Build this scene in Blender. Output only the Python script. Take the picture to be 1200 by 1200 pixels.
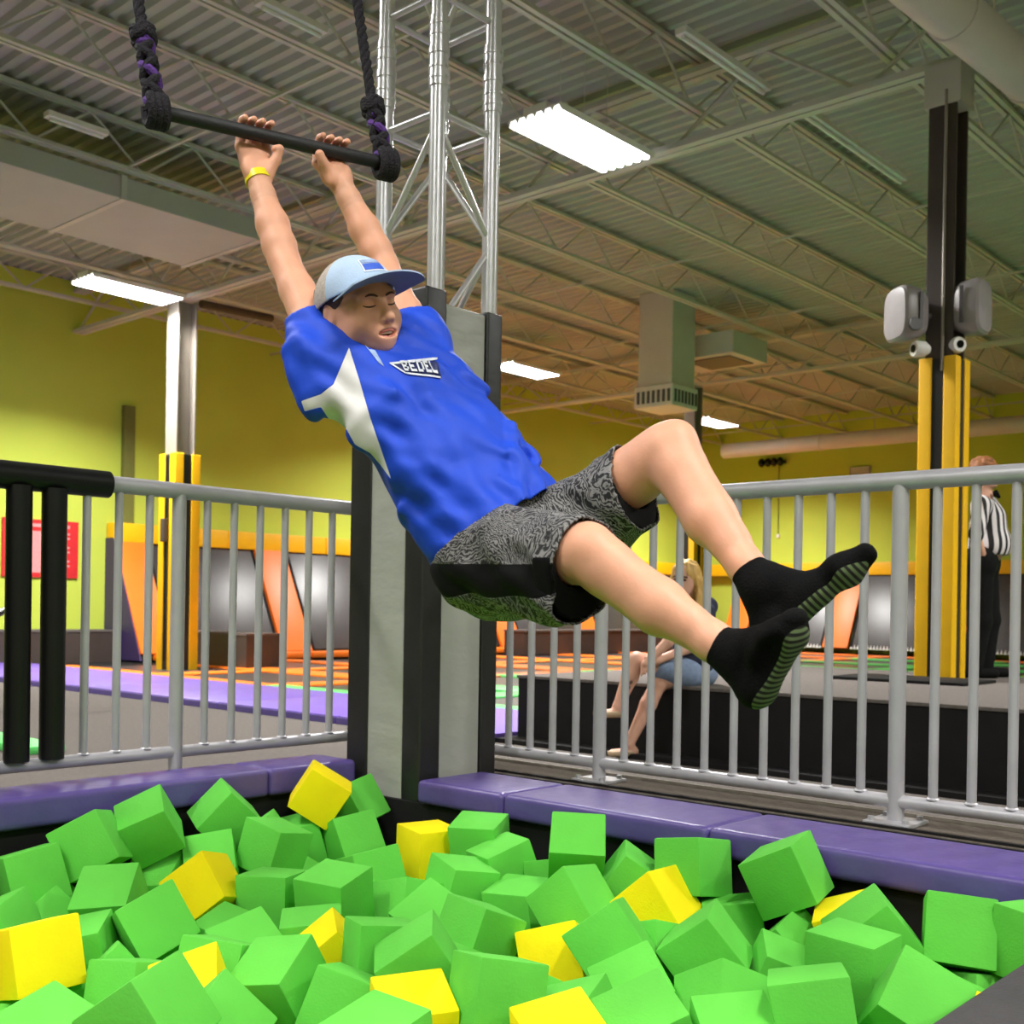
import bpy, bmesh, math, random
import numpy as np
from mathutils import Vector, Matrix

for o in list(bpy.data.objects): bpy.data.objects.remove(o)
SC = bpy.context.scene
COL = SC.collection
V = Vector

# ------------------------------------------------------------------ camera
# world x runs along the railing on the right, world y along the railing on the left,
# the origin is the corner where both meet; z = 0 is the deck around the foam pit
FPX = 1335.0
CAM = V((3.63, -3.46, 0.65))
FWD = V((-0.668, 0.744, 0)).normalized()
RGT0 = V((FWD.y, -FWD.x, 0))
ROLL = 0.0168
UPV = V((0, 0, 1)) * math.cos(ROLL) - RGT0 * math.sin(ROLL)
RGT = RGT0 * math.cos(ROLL) + V((0, 0, 1)) * math.sin(ROLL)
cd = bpy.data.cameras.new('camera')
cam = bpy.data.objects.new('camera', cd)
COL.objects.link(cam)
SC.camera = cam
cam.matrix_world = Matrix(((RGT.x, UPV.x, -FWD.x, CAM.x), (RGT.y, UPV.y, -FWD.y, CAM.y),
                           (RGT.z, UPV.z, -FWD.z, CAM.z), (0, 0, 0, 1)))
cd.sensor_fit = 'HORIZONTAL'
cd.sensor_width = 36.0
cd.lens = 36.0 * FPX / 1200.0
cd.shift_y = 114.0 / 1200.0
cd.clip_start = 0.02
cd.clip_end = 200
cd.dof.use_dof = True
cd.dof.focus_distance = 2.7
cd.dof.aperture_fstop = 7.1

# ------------------------------------------------------------------ world and exposure
w = bpy.data.worlds.new('world')
SC.world = w
w.use_nodes = True
w.node_tree.nodes['Background'].inputs[0].default_value = (0.9, 0.92, 1.0, 1)
w.node_tree.nodes['Background'].inputs[1].default_value = 0.05
vs = SC.view_settings
vs.view_transform = 'Standard'
vs.look = 'None'
vs.gamma = 1
vs.use_curve_mapping = False
vs.exposure = 0.0
LAMP_W = 150.0          # watts of each high bay fixture

def P(px, py, d):
    """point seen at pixel px, py at depth d"""
    return CAM + FWD * d + RGT * ((px - 600) / FPX * d) + UPV * ((714 - py) / FPX * d)

# ------------------------------------------------------------------ materials
def lin(c):
    return tuple(((x / 255) / 12.92 if x / 255 <= 0.04045 else ((x / 255 + 0.055) / 1.055) ** 2.4) for x in c) + (1,)

MATS = {}
def mat(name, col, rough=0.6, metal=0.0, var=0.06, scale=8.0, bump=0.0, bscale=60.0, spec=None, coords='Object',
        sheen=0.0, stretch=None, emis=None, estr=0.0, sss=0.0):
    if name in MATS: return MATS[name]
    m = bpy.data.materials.new(name)
    m.use_nodes = True
    nt = m.node_tree
    b = nt.nodes['Principled BSDF']
    b.inputs['Roughness'].default_value = rough
    b.inputs['Metallic'].default_value = metal
    if spec is not None: b.inputs['Specular IOR Level'].default_value = spec
    if sheen: b.inputs['Sheen Weight'].default_value = sheen
    if sss:
        b.inputs['Subsurface Weight'].default_value = sss
        b.inputs['Subsurface Radius'].default_value = (1.0, 0.35, 0.2)
        b.inputs['Subsurface Scale'].default_value = 0.012
    tc = nt.nodes.new('ShaderNodeTexCoord')
    src = tc.outputs[coords]
    if stretch:
        mp = nt.nodes.new('ShaderNodeMapping')
        mp.inputs['Scale'].default_value = stretch
        nt.links.new(src, mp.inputs[0]); src = mp.outputs[0]
    nz = nt.nodes.new('ShaderNodeTexNoise')
    nz.inputs['Scale'].default_value = scale
    nz.inputs['Detail'].default_value = 4
    nt.links.new(src, nz.inputs['Vector'])
    rp = nt.nodes.new('ShaderNodeValToRGB')
    c = lin(col)
    rp.color_ramp.elements[0].position = 0.3
    rp.color_ramp.elements[1].position = 0.7
    rp.color_ramp.elements[0].color = tuple(x * (1 - var) for x in c[:3]) + (1,)
    rp.color_ramp.elements[1].color = tuple(min(1, x * (1 + var)) for x in c[:3]) + (1,)
    nt.links.new(nz.outputs['Fac'], rp.inputs[0])
    nt.links.new(rp.outputs[0], b.inputs['Base Color'])
    if bump:
        n2 = nt.nodes.new('ShaderNodeTexNoise')
        n2.inputs['Scale'].default_value = bscale
        n2.inputs['Detail'].default_value = 3
        nt.links.new(src, n2.inputs['Vector'])
        bp = nt.nodes.new('ShaderNodeBump')
        bp.inputs['Strength'].default_value = bump
        bp.inputs['Distance'].default_value = 0.01
        nt.links.new(n2.outputs['Fac'], bp.inputs['Height'])
        nt.links.new(bp.outputs[0], b.inputs['Normal'])
    if emis:
        b.inputs['Emission Color'].default_value = lin(emis)
        b.inputs['Emission Strength'].default_value = estr
    MATS[name] = m
    return m

M_LIME = mat('lime_paint', (194, 212, 84), 0.75, var=0.05, scale=0.7, bump=0.05, bscale=30, spec=0.25)
M_CEIL = mat('ceiling_paint', (180, 182, 172), 0.6, var=0.05, scale=1.5)
M_STEELP = mat('painted_steel', (198, 197, 186), 0.5, var=0.05, scale=3)
M_CARPET = mat('grey_carpet', (104, 98, 94), 0.95, var=0.14, scale=40, bump=0.4, bscale=250, spec=0.1)
M_DECKC = mat('deck_carpet', (92, 84, 76), 0.95, var=0.18, scale=60, bump=0.4, bscale=250, spec=0.1)
M_BLACK = mat('black_board', (22, 20, 21), 0.75, var=0.2, scale=6, spec=0.25)
M_BLKV = mat('black_vinyl', (32, 31, 31), 0.42, var=0.15, scale=6, bump=0.12, bscale=25)
M_BLKFOAM = mat('black_foam_tube', (14, 14, 14), 0.4, var=0.15, scale=10, spec=0.35)
M_GREYV = mat('grey_vinyl', (166, 167, 158), 0.42, var=0.05, scale=4, bump=0.6, bscale=9, stretch=(.7, .7, 1.3))
M_PURPLE = mat('purple_vinyl', (88, 72, 140), 0.38, var=0.06, scale=5, bump=0.45, bscale=12, spec=.5)
M_PURPLE2 = mat('purple_pad', (112, 86, 176), 0.45, var=0.04, scale=4)
M_DPURPLE = mat('dark_purple_vinyl', (62, 48, 92), 0.5, var=0.05, scale=4)
M_ORANGE = mat('orange_vinyl', (250, 122, 28), 0.45, var=0.04, scale=4)
M_GREENP = mat('green_pad', (96, 214, 108), 0.45, var=0.04, scale=4)
M_YELLOW = mat('yellow_vinyl', (246, 190, 8), 0.5, var=0.05, scale=4)
M_BED = mat('trampoline_mesh', (58, 54, 55), 0.38, var=0.12, scale=5, spec=0.6)
M_RAIL = mat('silver_rail', (184, 182, 188), 0.38, 0.25, var=0.05, scale=12, spec=0.5)
M_ALU = mat('aluminium', (226, 224, 228), 0.3, 0.5, var=0.05, scale=14)
M_COLSTEEL = mat('brown_steel', (72, 62, 58), 0.5, 0.1, var=0.1, scale=5)
M_GREYSTEEL = mat('grey_steel', (150, 142, 132), 0.4, 0.3, var=0.08, scale=3)
M_WHITE = mat('white_enamel', (232, 230, 226), 0.4, var=0.03)
M_DUCT = mat('duct_white', (212, 206, 202), 0.45, var=0.04, scale=3)
M_RED = mat('red_sign', (206, 40, 46), 0.5, var=0.05)
M_PINK = mat('sign_print', (236, 150, 150), 0.6, var=0.08, scale=30)
M_ROPE = mat('black_rope', (26, 22, 30), 0.85, var=0.35, scale=90, bump=0.8, bscale=220)
M_ROPEP = mat('purple_rope', (84, 46, 128), 0.8, var=0.3, scale=70, bump=0.6, bscale=200)
M_BAR = mat('black_grip', (30, 30, 32), 0.6, var=0.15, scale=40, bump=0.15, bscale=200)
M_SPK = mat('speaker_grey', (150, 144, 144), 0.35, var=0.06, scale=9)
M_SPKD = mat('speaker_dark', (84, 80, 82), 0.45, var=0.08)
M_LENS = mat('lens_black', (8, 8, 10), 0.12)
M_TUBE = mat('lamp_tube', (255, 255, 255), 0.5, emis=(250, 250, 255), estr=14.0)
M_FOAMG = mat('green_foam', (98, 196, 70), 0.85, var=0.05, scale=7, bump=0.10, bscale=160, spec=0.25, coords='Object')
M_FOAMY = mat('yellow_foam', (250, 226, 6), 0.85, var=0.04, scale=7, bump=0.10, bscale=160, spec=0.25, coords='Object')

# ------------------------------------------------------------------ mesh helpers
class MB:
    def __init__(s):
        s.v = []; s.f = []; s.m = []
    def add(s, vs_, fs_, mi=0):
        n = len(s.v)
        s.v += [tuple(p) for p in vs_]
        s.f += [tuple(i + n for i in f) for f in fs_]
        s.m += [mi] * len(fs_)
        return s
    def box(s, x0, x1, y0, y1, z0, z1, mi=0):
        vs_ = [(x, y, z) for z in (z0, z1) for y in (y0, y1) for x in (x0, x1)]
        return s.add(vs_, [(0, 2, 3, 1), (4, 5, 7, 6), (0, 1, 5, 4), (2, 6, 7, 3), (0, 4, 6, 2), (1, 3, 7, 5)], mi)
    def obox(s, c, ax, ay, az, mi=0):
        c = V(c); ax = V(ax); ay = V(ay); az = V(az)
        vs_ = [c + ax * i + ay * j + az * k for k in (-1, 1) for j in (-1, 1) for i in (-1, 1)]
        return s.add(vs_, [(0, 2, 3, 1), (4, 5, 7, 6), (0, 1, 5, 4), (2, 6, 7, 3), (0, 4, 6, 2), (1, 3, 7, 5)], mi)
    def tube(s, p0, p1, r0, r1=None, n=10, mi=0):
        return s.path([p0, p1], [r0, r0 if r1 is None else r1], n, mi)
    def path(s, pts, rad, n=10, mi=0, caps=True):
        pts = [V(p) for p in pts]
        if not hasattr(rad, '__len__'): rad = [rad] * len(pts)
        t = (pts[1] - pts[0]).normalized()
        a = t.orthogonal().normalized()
        vs_ = []; fs_ = []
        for i, p in enumerate(pts):
            if i == 0: tt = pts[1] - pts[0]
            elif i == len(pts) - 1: tt = pts[-1] - pts[-2]
            else: tt = (pts[i + 1] - pts[i]).normalized() + (pts[i] - pts[i - 1]).normalized()
            tt.normalize()
            a = (a - tt * a.dot(tt)).normalized()
            b = tt.cross(a)
            for k in range(n):
                an = 2 * math.pi * k / n
                vs_.append(p + (a * math.cos(an) + b * math.sin(an)) * rad[i])
        L = len(pts)
        for i in range(L - 1):
            for k in range(n):
                k2 = (k + 1) % n
                fs_.append((i * n + k, i * n + k2, (i + 1) * n + k2, (i + 1) * n + k))
        if caps:
            fs_.append(tuple(reversed(range(n))))
            fs_.append(tuple((L - 1) * n + k for k in range(n)))
        return s.add(vs_, fs_, mi)
    def ball(s, c, r, nu=14, nv=9, mi=0, axes=None):
        c = V(c)
        if not hasattr(r, '__len__'): r = (r, r, r)
        ax = axes or (V((1, 0, 0)), V((0, 1, 0)), V((0, 0, 1)))
        vs_ = [c - ax[2] * r[2]]
        for j in range(1, nv):
            th = -math.pi / 2 + math.pi * j / nv
            for i in range(nu):
                ph = 2 * math.pi * i / nu
                vs_.append(c + ax[0] * (r[0] * math.cos(th) * math.cos(ph)) + ax[1] * (r[1] * math.cos(th) * math.sin(ph)) + ax[2] * (r[2] * math.sin(th)))
        vs_.append(c + ax[2] * r[2])
        fs_ = []
        for i in range(nu):
            fs_.append((0, 1 + (i + 1) % nu, 1 + i))
            for j in range(nv - 2):
                a = 1 + j * nu
                fs_.append((a + i, a + (i + 1) % nu, a + nu + (i + 1) % nu, a + nu + i))
            fs_.append((1 + (nv - 2) * nu + i, 1 + (nv - 2) * nu + (i + 1) % nu, len(vs_) - 1))
        return s.add(vs_, fs_, mi)
    def prism(s, poly, d, mi=0):
        """poly: list of points, extruded by vector d"""
        n = len(poly); d = V(d)
        vs_ = [V(p) for p in poly] + [V(p) + d for p in poly]
        fs_ = [tuple(range(n)), tuple(reversed(range(n, 2 * n)))] + [(i, i + n, (i + 1) % n + n, (i + 1) % n) for i in range(n)]
        return s.add(vs_, fs_, mi)
    def build(s, name, m, parent=None, smooth=False, bevel=0.0, seg=2, fix=False):
        me = bpy.data.meshes.new(name)
        org = V((0, 0, 0))
        if parent is not None:
            org = wloc(parent)
        else:
            a = np.array([tuple(p) for p in s.v])
            lo = a.min(0); hi = a.max(0)
            org = V(((lo[0] + hi[0]) / 2, (lo[1] + hi[1]) / 2, lo[2]))
        me.from_pydata([tuple(V(p) - org) for p in s.v], [], s.f)
        for mm in (m if isinstance(m, (list, tuple)) else [m]): me.materials.append(mm)
        if any(s.m):
            me.polygons.foreach_set('material_index', s.m)
        bm = bmesh.new(); bm.from_mesh(me)
        bmesh.ops.recalc_face_normals(bm, faces=bm.faces)
        if bevel:
            es = [e for e in bm.edges if len(e.link_faces) == 2 and e.calc_face_angle(0) > 0.5]
            bmesh.ops.bevel(bm, geom=es, offset=bevel, segments=seg, affect='EDGES', profile=0.6, clamp_overlap=True)
        bm.to_mesh(me); bm.free()
        if smooth:
            me.polygons.foreach_set('use_smooth', [True] * len(me.polygons))
            if smooth != 'all':
                try: me.set_sharp_from_angle(angle=math.radians(40))
                except Exception: pass
        o = bpy.data.objects.new(name, me)
        COL.objects.link(o)
        if parent is not None: o.parent = parent
        else: o.location = org
        return o

def wloc(o):
    l = V(o.location)
    while o.parent is not None:
        o = o.parent; l += o.location
    return l

def tag(o, label=None, cat=None, group=None, kind=None):
    if label: o['label'] = label
    if cat: o['category'] = cat
    if group: o['group'] = group
    if kind: o['kind'] = kind
    return o

def thing(name, loc, label, cat, group=None):
    o = bpy.data.objects.new(name, None)
    o.empty_display_size = 0.1
    COL.objects.link(o)
    o.location = loc
    return tag(o, label, cat, group)

def inst(name, src, parent, off):
    """another object with the mesh of src, moved by off"""
    o = bpy.data.objects.new(name, src.data)
    COL.objects.link(o)
    o.parent = parent
    o.location = V(src.location) + V(off)
    return o

# ------------------------------------------------------------------ room shell
XL, XR, YF, YB, ZC, ZF = -12.4, 12.0, -12.0, 21.3, 5.36, -0.25
PX0, PX1, PY0, PY1 = 0.27, 2.96, -7.0, -0.60          # foam pit opening
def struct(o): return tag(o, kind='structure')

m = MB()
for (a, b, c, d) in ((XL, PX0 - .6, YF, YB), (PX0 - .6, XR, PY1 + .6, YB), (PX1 + 6.0, XR, YF, PY1 + .6), (PX0 - .6, PX1 + 6.0, YF, PY0 - .5)):
    m.box(a, b, c, d, ZF - .1, ZF)
struct(m.build('floor', M_CARPET))
struct(MB().box(XL - .2, XL, YF, YB, ZF - .1, ZC).build('wall_left', M_LIME))
struct(MB().box(XL - .2, XR + .2, YB, YB + .2, ZF - .1, ZC).build('wall_back', M_LIME))
struct(MB().box(XR, XR + .2, YF, YB, ZF - .1, ZC).build('wall_right', M_LIME))
struct(MB().box(XL - .2, XR + .2, YF - .2, YF, ZF - .1, ZC).build('wall_front', M_LIME))

# corrugated roof deck
m = MB()
ny = int((YB - YF) / 0.16)
prof = []
for i in range(ny + 1):
    y = YF + i * 0.16
    prof += [(y, ZC), (y + 0.055, ZC), (y + 0.08, ZC + 0.05), (y + 0.135, ZC + 0.05)]
vs_ = [(x, y, z) for (y, z) in prof for x in (XL, XR)]
m.add(vs_, [(2 * i, 2 * i + 1, 2 * i + 3, 2 * i + 2) for i in range(len(prof) - 1)])
m.box(XL - .2, XR + .2, YF - .2, YB + .4, ZC + .07, ZC + .2)
ceil = struct(m.build('ceiling', M_CEIL))
ceil_loc = V(ceil.location)

# open web joists along y, girders along x
def joist_mesh(a, b, axis, zb, zt, wid, ch, pitch):
    m = MB()
    def bar(s0, s1, z0, z1, h):
        if axis == 'y': m.box(h[0], h[1], s0, s1, z0, z1)
        else: m.box(s0, s1, h[0], h[1], z0, z1)
    for s in (-1, 1):
        h = (0.012, wid / 2) if s > 0 else (-wid / 2, -0.012)
        bar(a, b, zb, zb + ch, h); bar(a, b, zt - ch, zt, h)
    n = int((b - a) / pitch); q = (b - a) / n
    for i in range(n):
        for (t0, z0, t1, z1) in ((a + i * q, zb + ch / 2, a + (i + .5) * q, zt - ch / 2), (a + (i + .5) * q, zt - ch / 2, a + (i + 1) * q, zb + ch / 2)):
            if axis == 'y': m.tube((0, t0, z0), (0, t1, z1), 0.013, n=5)
            else: m.tube((t0, 0, z0), (t1, 0, z1), 0.02, n=5)
    return m
src = None
for i, x in enumerate(np.arange(-11.6, 11.9, 1.65)):
    if src is None:
        src = joist_mesh(YF, YB, 'y', 4.86, 5.34, 0.11, 0.035, 1.1).build('roof_joist', M_STEELP, ceil)
        base_loc = V(src.location)
        src.location = base_loc + V((x, 0, 0))
    else:
        o = bpy.data.objects.new('roof_joist', src.data); COL.objects.link(o); o.parent = ceil
        o.location = base_loc + V((x, 0, 0))
src = None
for y in (-4.1, 4.72, 13.5):
    if src is None:
        src = joist_mesh(XL, XR, 'x', 4.60, 5.24, 0.17, 0.05, 1.65).build('roof_girder', M_STEELP, ceil)
        base_loc = V(src.location); src.location = base_loc + V((0, y, 0))
    else:
        o = bpy.data.objects.new('roof_girder', src.data); COL.objects.link(o); o.parent = ceil
        o.location = base_loc + V((0, y, 0))
for y in np.arange(-9.5, 21, 2.94):
    MB().box(XL, XR, y - .012, y + .012, 4.89, 4.915).build('bridging_bar', M_STEELP, ceil)

# high bay fluorescent fixtures
def high_bay(x, y, z, label, watt=1.0, group='fluorescent high bay fixtures'):
    t = thing('high_bay_light', (x, y, z), label, 'ceiling light', group)
    hw, hl = 0.27, 0.62
    MB().box(x - hw * .45, x + hw * .45, y - hl, y + hl, z + .07, z + .12).box(x - hw, x + hw, y - hl, y + hl, z + .055, z + .07).build('housing', M_WHITE, t)
    m = MB()
    for k in range(-3, 4):
        m.prism([(x + k * hw / 3 - .02, y - hl, z + .055), (x + k * hw / 3 + .02, y - hl, z + .055), (x + k * hw / 3, y - hl, z + .01)], (0, 2 * hl, 0))
    m.build('reflector', M_WHITE, t)
    for k in range(6):
        xx = x + (k - 2.5) * hw / 3
        MB().tube((xx, y - hl + .03, z + .02), (xx, y + hl - .03, z + .02), 0.02, n=8).build('lamp_tube', M_TUBE, t, True)
    for yy in (-.5, 0, .5):
        MB().tube((x, y + yy * hl, z + .1), (x, y + yy * hl, 5.37), 0.004, n=4).build('hanger_wire', M_STEELP, t)
    for sx in (-1, 1):
        for sy in (-1, 1):
            MB().box(x + sx * hw * .8 - .03, x + sx * hw * .8 + .03, y + sy * hl * .85 - .02, y + sy * hl * .85 + .02, z + .07, z + .10).build('end_clip', M_WHITE, t)
    ld = bpy.data.lights.new('high_bay_lamp', 'AREA')
    ld.shape = 'RECTANGLE'; ld.size = 0.5; ld.size_y = 1.2
    ld.energy = LAMP_W * watt; ld.spread = math.radians(140); ld.color = (1.0, 0.985, 0.95)
    lo = bpy.data.objects.new('high_bay_lamp', ld)
    COL.objects.link(lo); lo.parent = t; lo.location = (0, 0, -0.008)
    return t
high_bay(-2.27, 3.90, 4.50, 'bright fluorescent fixture hanging right of the silver truss tower', 2.6)
high_bay(-9.4, 3.85, 4.50, 'bright fluorescent fixture hanging beside the grey column by the lime wall', 2.6)
high_bay(-9.3, 11.2, 4.72, 'bright fluorescent fixture hanging partly behind the padded truss column', 2.6)
high_bay(-9.6, 17.7, 4.72, 'bright fluorescent fixture hanging far off above the round white duct', 2.6)
for (x, y) in ((4.6, 4.4), (4.8, -2.6), (-2.65, -2.3), (-8.6, -2.3), (1.2, -5.2), (4.8, -7.2), (8.4, -5.2), (8.4, -1.0), (1.2, -9.2), (6.5, 12.0), (6.5, 18.0)):  # all unseen; those behind the camera are added as frontal fill for the boy
    high_bay(x, y, 4.72, 'one of the unseen high bay fixtures over the hall, some added as fill light', 2.6 if x < -5 or y > 3 else 1.0)

# unlit strip fixtures
for (px, py, px2, py2, lab) in ((302, 2, 382, 38, 'unlit white strip light under the roof above the trapeze bar'),
                                (53, 135, 127, 157, 'unlit white strip light under the roof left of the trapeze rope'),
                                (933, 130, 1068, 212, 'unlit white strip light under the roof beside the speaker column'),
                                (800, 38, 900, 107, 'unlit white strip light crossing the girder above the bright fixture')):
    H = 4.82 - CAM.z
    def onz(px, py):
        r = FWD + RGT * ((px - 600) / FPX) + UPV * ((714 - py) / FPX)
        return CAM + r * (H / r.z)
    a = onz((px + px2) / 2, (py + py2) / 2)
    L = (onz(px, py) - onz(px2, py2)).length / 2
    t = thing('strip_light', (a.x, a.y, 4.78), lab, 'strip light', 'unlit strip lights')
    MB().box(a.x - .05, a.x + .05, a.y - L, a.y + L, 4.80, 4.85).build('channel', M_WHITE, t, bevel=.006)
    MB().tube((a.x, a.y - L + .03, 4.785), (a.x, a.y + L - .03, 4.785), 0.016, n=8).build('lamp_tube', M_WHITE, t, True)

# round ducts
def rduct(name, p0, p1, r, label, seg=1.2):
    p0 = V(p0); p1 = V(p1); d = (p1 - p0); L = d.length; d.normalize()
    t = thing(name, (p0 + p1) / 2, label, 'duct')
    n = max(1, int(L / seg))
    for i in range(n):
        a = p0 + d * (L * i / n); b = p0 + d * (L * (i + 1) / n)
        MB().tube(a, b, r, n=24).build('duct_section', M_DUCT, t, True)
        MB().tube(b - d * .02, b + d * .02, r + .012, n=24).build('joint_band', M_DUCT, t, True)
        c = a + d * (L / n * .5)
        MB().tube(c + V((0, 0, r * .9)), (c.x, c.y, 5.3), .006, n=5).build('hanger_rod', M_STEELP, t)
    return t
rduct('spiral_duct', (0.74, 1.2, 4.40), (1.42, 12.0, 4.40), 0.16, 'large round white duct running under the roof past the speaker column')
rduct('wall_duct', (-10.5, 19.6, 4.42), (11.5, 19.6, 4.42), 0.17, 'long round white duct running along the far lime wall', 2.4)

# square air unit with grilles
c = P(781, 440, 17.0); cx, cy = c.x, c.y
t = thing('air_diffuser', (cx, cy, 3.66), 'white square air duct dropping from the roof with grilles at its foot', 'air vent')
MB().box(cx - .3, cx + .3, cy - .3, cy + .3, 3.95, 5.36).build('drop_duct', M_DUCT, t, bevel=.01)
MB().box(cx - .34, cx + .34, cy - .34, cy + .34, 3.66, 3.98).build('diffuser_box', M_WHITE, t, bevel=.02)
for k in range(7):
    o = -.27 + k * .09
    MB().box(cx + o - .012, cx + o + .03, cy - .352, cy - .338, 3.72, 3.90).build('grille_slot', M_SPKD, t)
    MB().box(cx + .338, cx + .352, cy + o - .012, cy + o + .03, 3.72, 3.90).build('grille_slot', M_SPKD, t)
dd = P(846, 404, 17.5); dx, dy = dd.x, dd.y
t = thing('roof_duct', (dx, dy, 4.5), 'flat rectangular duct box under the roof beside the air diffuser', 'duct')
MB().box(dx - .7, dx + .5, dy - .5, dy + .5, 4.5, 4.84).build('duct_box', M_DUCT, t, bevel=.01)
MB().box(dx - .4, dx + .35, dy - .35, dy + .35, 4.485, 4.502).build('return_grille', M_SPKD, t)
t = thing('roof_duct', (-7.45, 0, 4.6), 'long flat rectangular duct under the roof behind the trapeze rope', 'duct')
for k in range(5):
    MB().box(-8.2, -6.7, 3.85 - 1.6 * (k + 1) + .01, 3.85 - 1.6 * k - .01, 4.60, 4.82).build('duct_section', M_CEIL, t, bevel=.008)
    MB().box(-8.22, -6.68, 3.85 - 1.6 * k - .03, 3.85 - 1.6 * k + .03, 4.59, 4.83).build('joint_band', M_STEELP, t)
c = P(280, 368, 13.6)
t = thing('pipe_bundle', c, 'dark pipe slung under the roof beside the grey column', 'pipe')
MB().tube(P(236, 356, 16.2), P(318, 373, 17.4), .06, n=8).build('pipe_run', M_COLSTEEL, t, True)
for q in (245, 300):
    a = P(q, 356 + (q - 236) * .207, 16.2 + (q - 236) * .0146); MB().tube(a, (a.x, a.y, 5.3), .006, n=5).build('hanger_rod', M_STEELP, t)

# ------------------------------------------------------------------ pit surround
m = MB()
m.box(-.14, .06, PY0, .14, ZF, 0)                      # under the left railing
m.box(.06, PX1, PY1 + .30, .14, ZF, 0)                 # under the right railing
struct(m.build('trim_1', M_DECKC))
for k, (a, b) in enumerate(((0.142, 0.150),)):
    struct(MB().box(-.14, PX1 + 2.5, a, b, ZF, .012).build('trim_2', M_GREYSTEEL))
struct(MB().box(.06, PX1, -.18, -.165, 0, .008).build('trim_3', M_BLACK))
struct(MB().box(.06, PX1, -.10, -.085, 0, .008).build('trim_4', M_BLACK))
m = MB().box(PX1, PX1 + 6.0, PY0 - .5, .14, -.35, -0.012)
struct(m.build('platform_floor', M_DECKC))
m = MB()
m.box(.05, PX0, PY0, PY1 + .32, -1.1, -.03); m.box(PX0, PX1, PY1, PY1 + .32, -1.1, -.06)
m.box(PX1, PX1 + .1, PY0, PY1 + .3, -1.1, -.06); m.box(.05, PX1, PY0 - .2, PY0, -1.1, -.03)
m.box(PX0, PX1, PY0, PY1, -1.15, -1.05)
struct(m.build('pit_wall', M_BLACK))

def pad(name, x0, x1, y0, y1, z0, z1, material, label, cat, group=None, bev=.022, nseg=0, axis='x'):
    """upholstered pad: softly rounded box with a puckered seam line"""
    m = MB().box(x0, x1, y0, y1, z0, z1)
    o = m.build(name, material, None, True, bev, 4)
    return tag(o, label, cat, group)
gp = 'purple pads along the pit edge'
xs = [.64, 1.06, 1.86, PX1]
labs = ['purple vinyl edge pad beside the padded truss column below the railing post', 'purple vinyl edge pad in the middle of the silver railing by the pit', 'purple vinyl edge pad at the end by the dark platform mat']
for i in range(3):
    pad('edge_pad', xs[i] + .001, xs[i + 1] - .001, PY1 - .03, PY1 + .31, -.055, .03, M_PURPLE, labs[i], 'pad', gp)
ys = [-.62, -1.02, -2.06, -3.3, -5.0]
labs = ['short purple vinyl edge pad between truss column and left railing', 'purple vinyl edge pad below the bare part of the left railing', 'purple vinyl edge pad below the black padded railing posts', 'purple vinyl edge pad along the pit out of view']
for i in range(4):
    pad('edge_pad', .062, PX0 + .03, ys[i + 1] + .001, ys[i] - .001, -.03, .068, M_PURPLE, labs[i], 'pad', gp)
tag(pad('edge_mat', PX1 - .02, PX1 + .9, -3.2, -.40, -.02, .02, mat('mat_rubber', (56, 54, 55), .8, var=.1, scale=30, bump=.2, bscale=120), 'dark grey mat lying on the platform edge in the near corner', 'mat', bev=.012))

# ------------------------------------------------------------------ railings
def railing(axis, n0, n1, posts, sp, zb, zt, label, skip=(), end=None):
    t = thing('guard_railing', (1.5, 0, 0) if axis == 'x' else (0, -1.5, 0), label, 'railing')
    def pt(s, z): return V((s, 0, z)) if axis == 'x' else V((0, s, z))
    MB().tube(pt(n0, zt), pt(n1, zt), .029, n=20).build('top_rail', M_RAIL, t, True)
    MB().tube(pt(n0, zb), pt(n1, zb), .0215, n=18).build('bottom_rail', M_RAIL, t, True)
    src = None; wsrc = None
    s = posts[0]
    step = sp
    k = 0
    allp = []
    q = posts[0]
    while q < n1 - .02:
        allp.append(q); q += sp
    q = posts[0] - sp
    while q > n0 + .02:
        allp.append(q); q -= sp
    psrc = None
    for q in sorted(allp):
        if any(abs(q - p) < .03 for p in posts):
            p = min(posts, key=lambda z: abs(z - q))
            a = MB().tube(pt(p, 0.0), pt(p, zt), .0255, n=18).build('post', M_RAIL, t, True)
            c = pt(p, 0)
            MB().box(c.x - .075, c.x + .075, c.y - .075, c.y + .075, .0, .012).build('base_plate', M_RAIL, t, bevel=.003)
            for (ax, ay) in ((-1, -1), (-1, 1), (1, -1), (1, 1)):
                MB().tube((c.x + ax * .055, c.y + ay * .055, .01), (c.x + ax * .055, c.y + ay * .055, .024), .011, n=6).build('bolt', M_RAIL, t)
            continue
        if src is None:
            src = MB().tube(pt(q, zb), pt(q, zt), .0145, n=12).build('baluster', M_RAIL, t, True); q0 = q
            wsrc = MB().ball(pt(q, zb + .02), (.021, .021, .008), 10, 6).build('weld_bead', M_RAIL, t, True)
        else:
            inst('baluster', src, t, pt(q - q0, 0)); inst('weld_bead', wsrc, t, pt(q - q0, 0))
    return t
railing('x', .02, 4.6, [.983, 2.15, 3.317, -.184], .1167, .07, 1.072, 'silver tube railing in front of the black platform')
lr = railing('y', -4.6, -.02, [-1.216, -2.383, -3.55], .1167, .118, 1.055, 'silver tube railing with black foam padding at one end')
MB().tube((0, -4.6, 1.052), (0, -1.492, 1.052), .046, n=22).build('rail_padding', M_BLKFOAM, lr, True)
k = 0
while True:
    y = -1.216 - .1167 * (4 + k)
    if y < -4.4: break
    MB().tube((.015, y, .135), (.015, y - .004, 1.02), .040, n=20).build('baluster_padding', M_BLKFOAM, lr, True)
    k += 1

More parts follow.
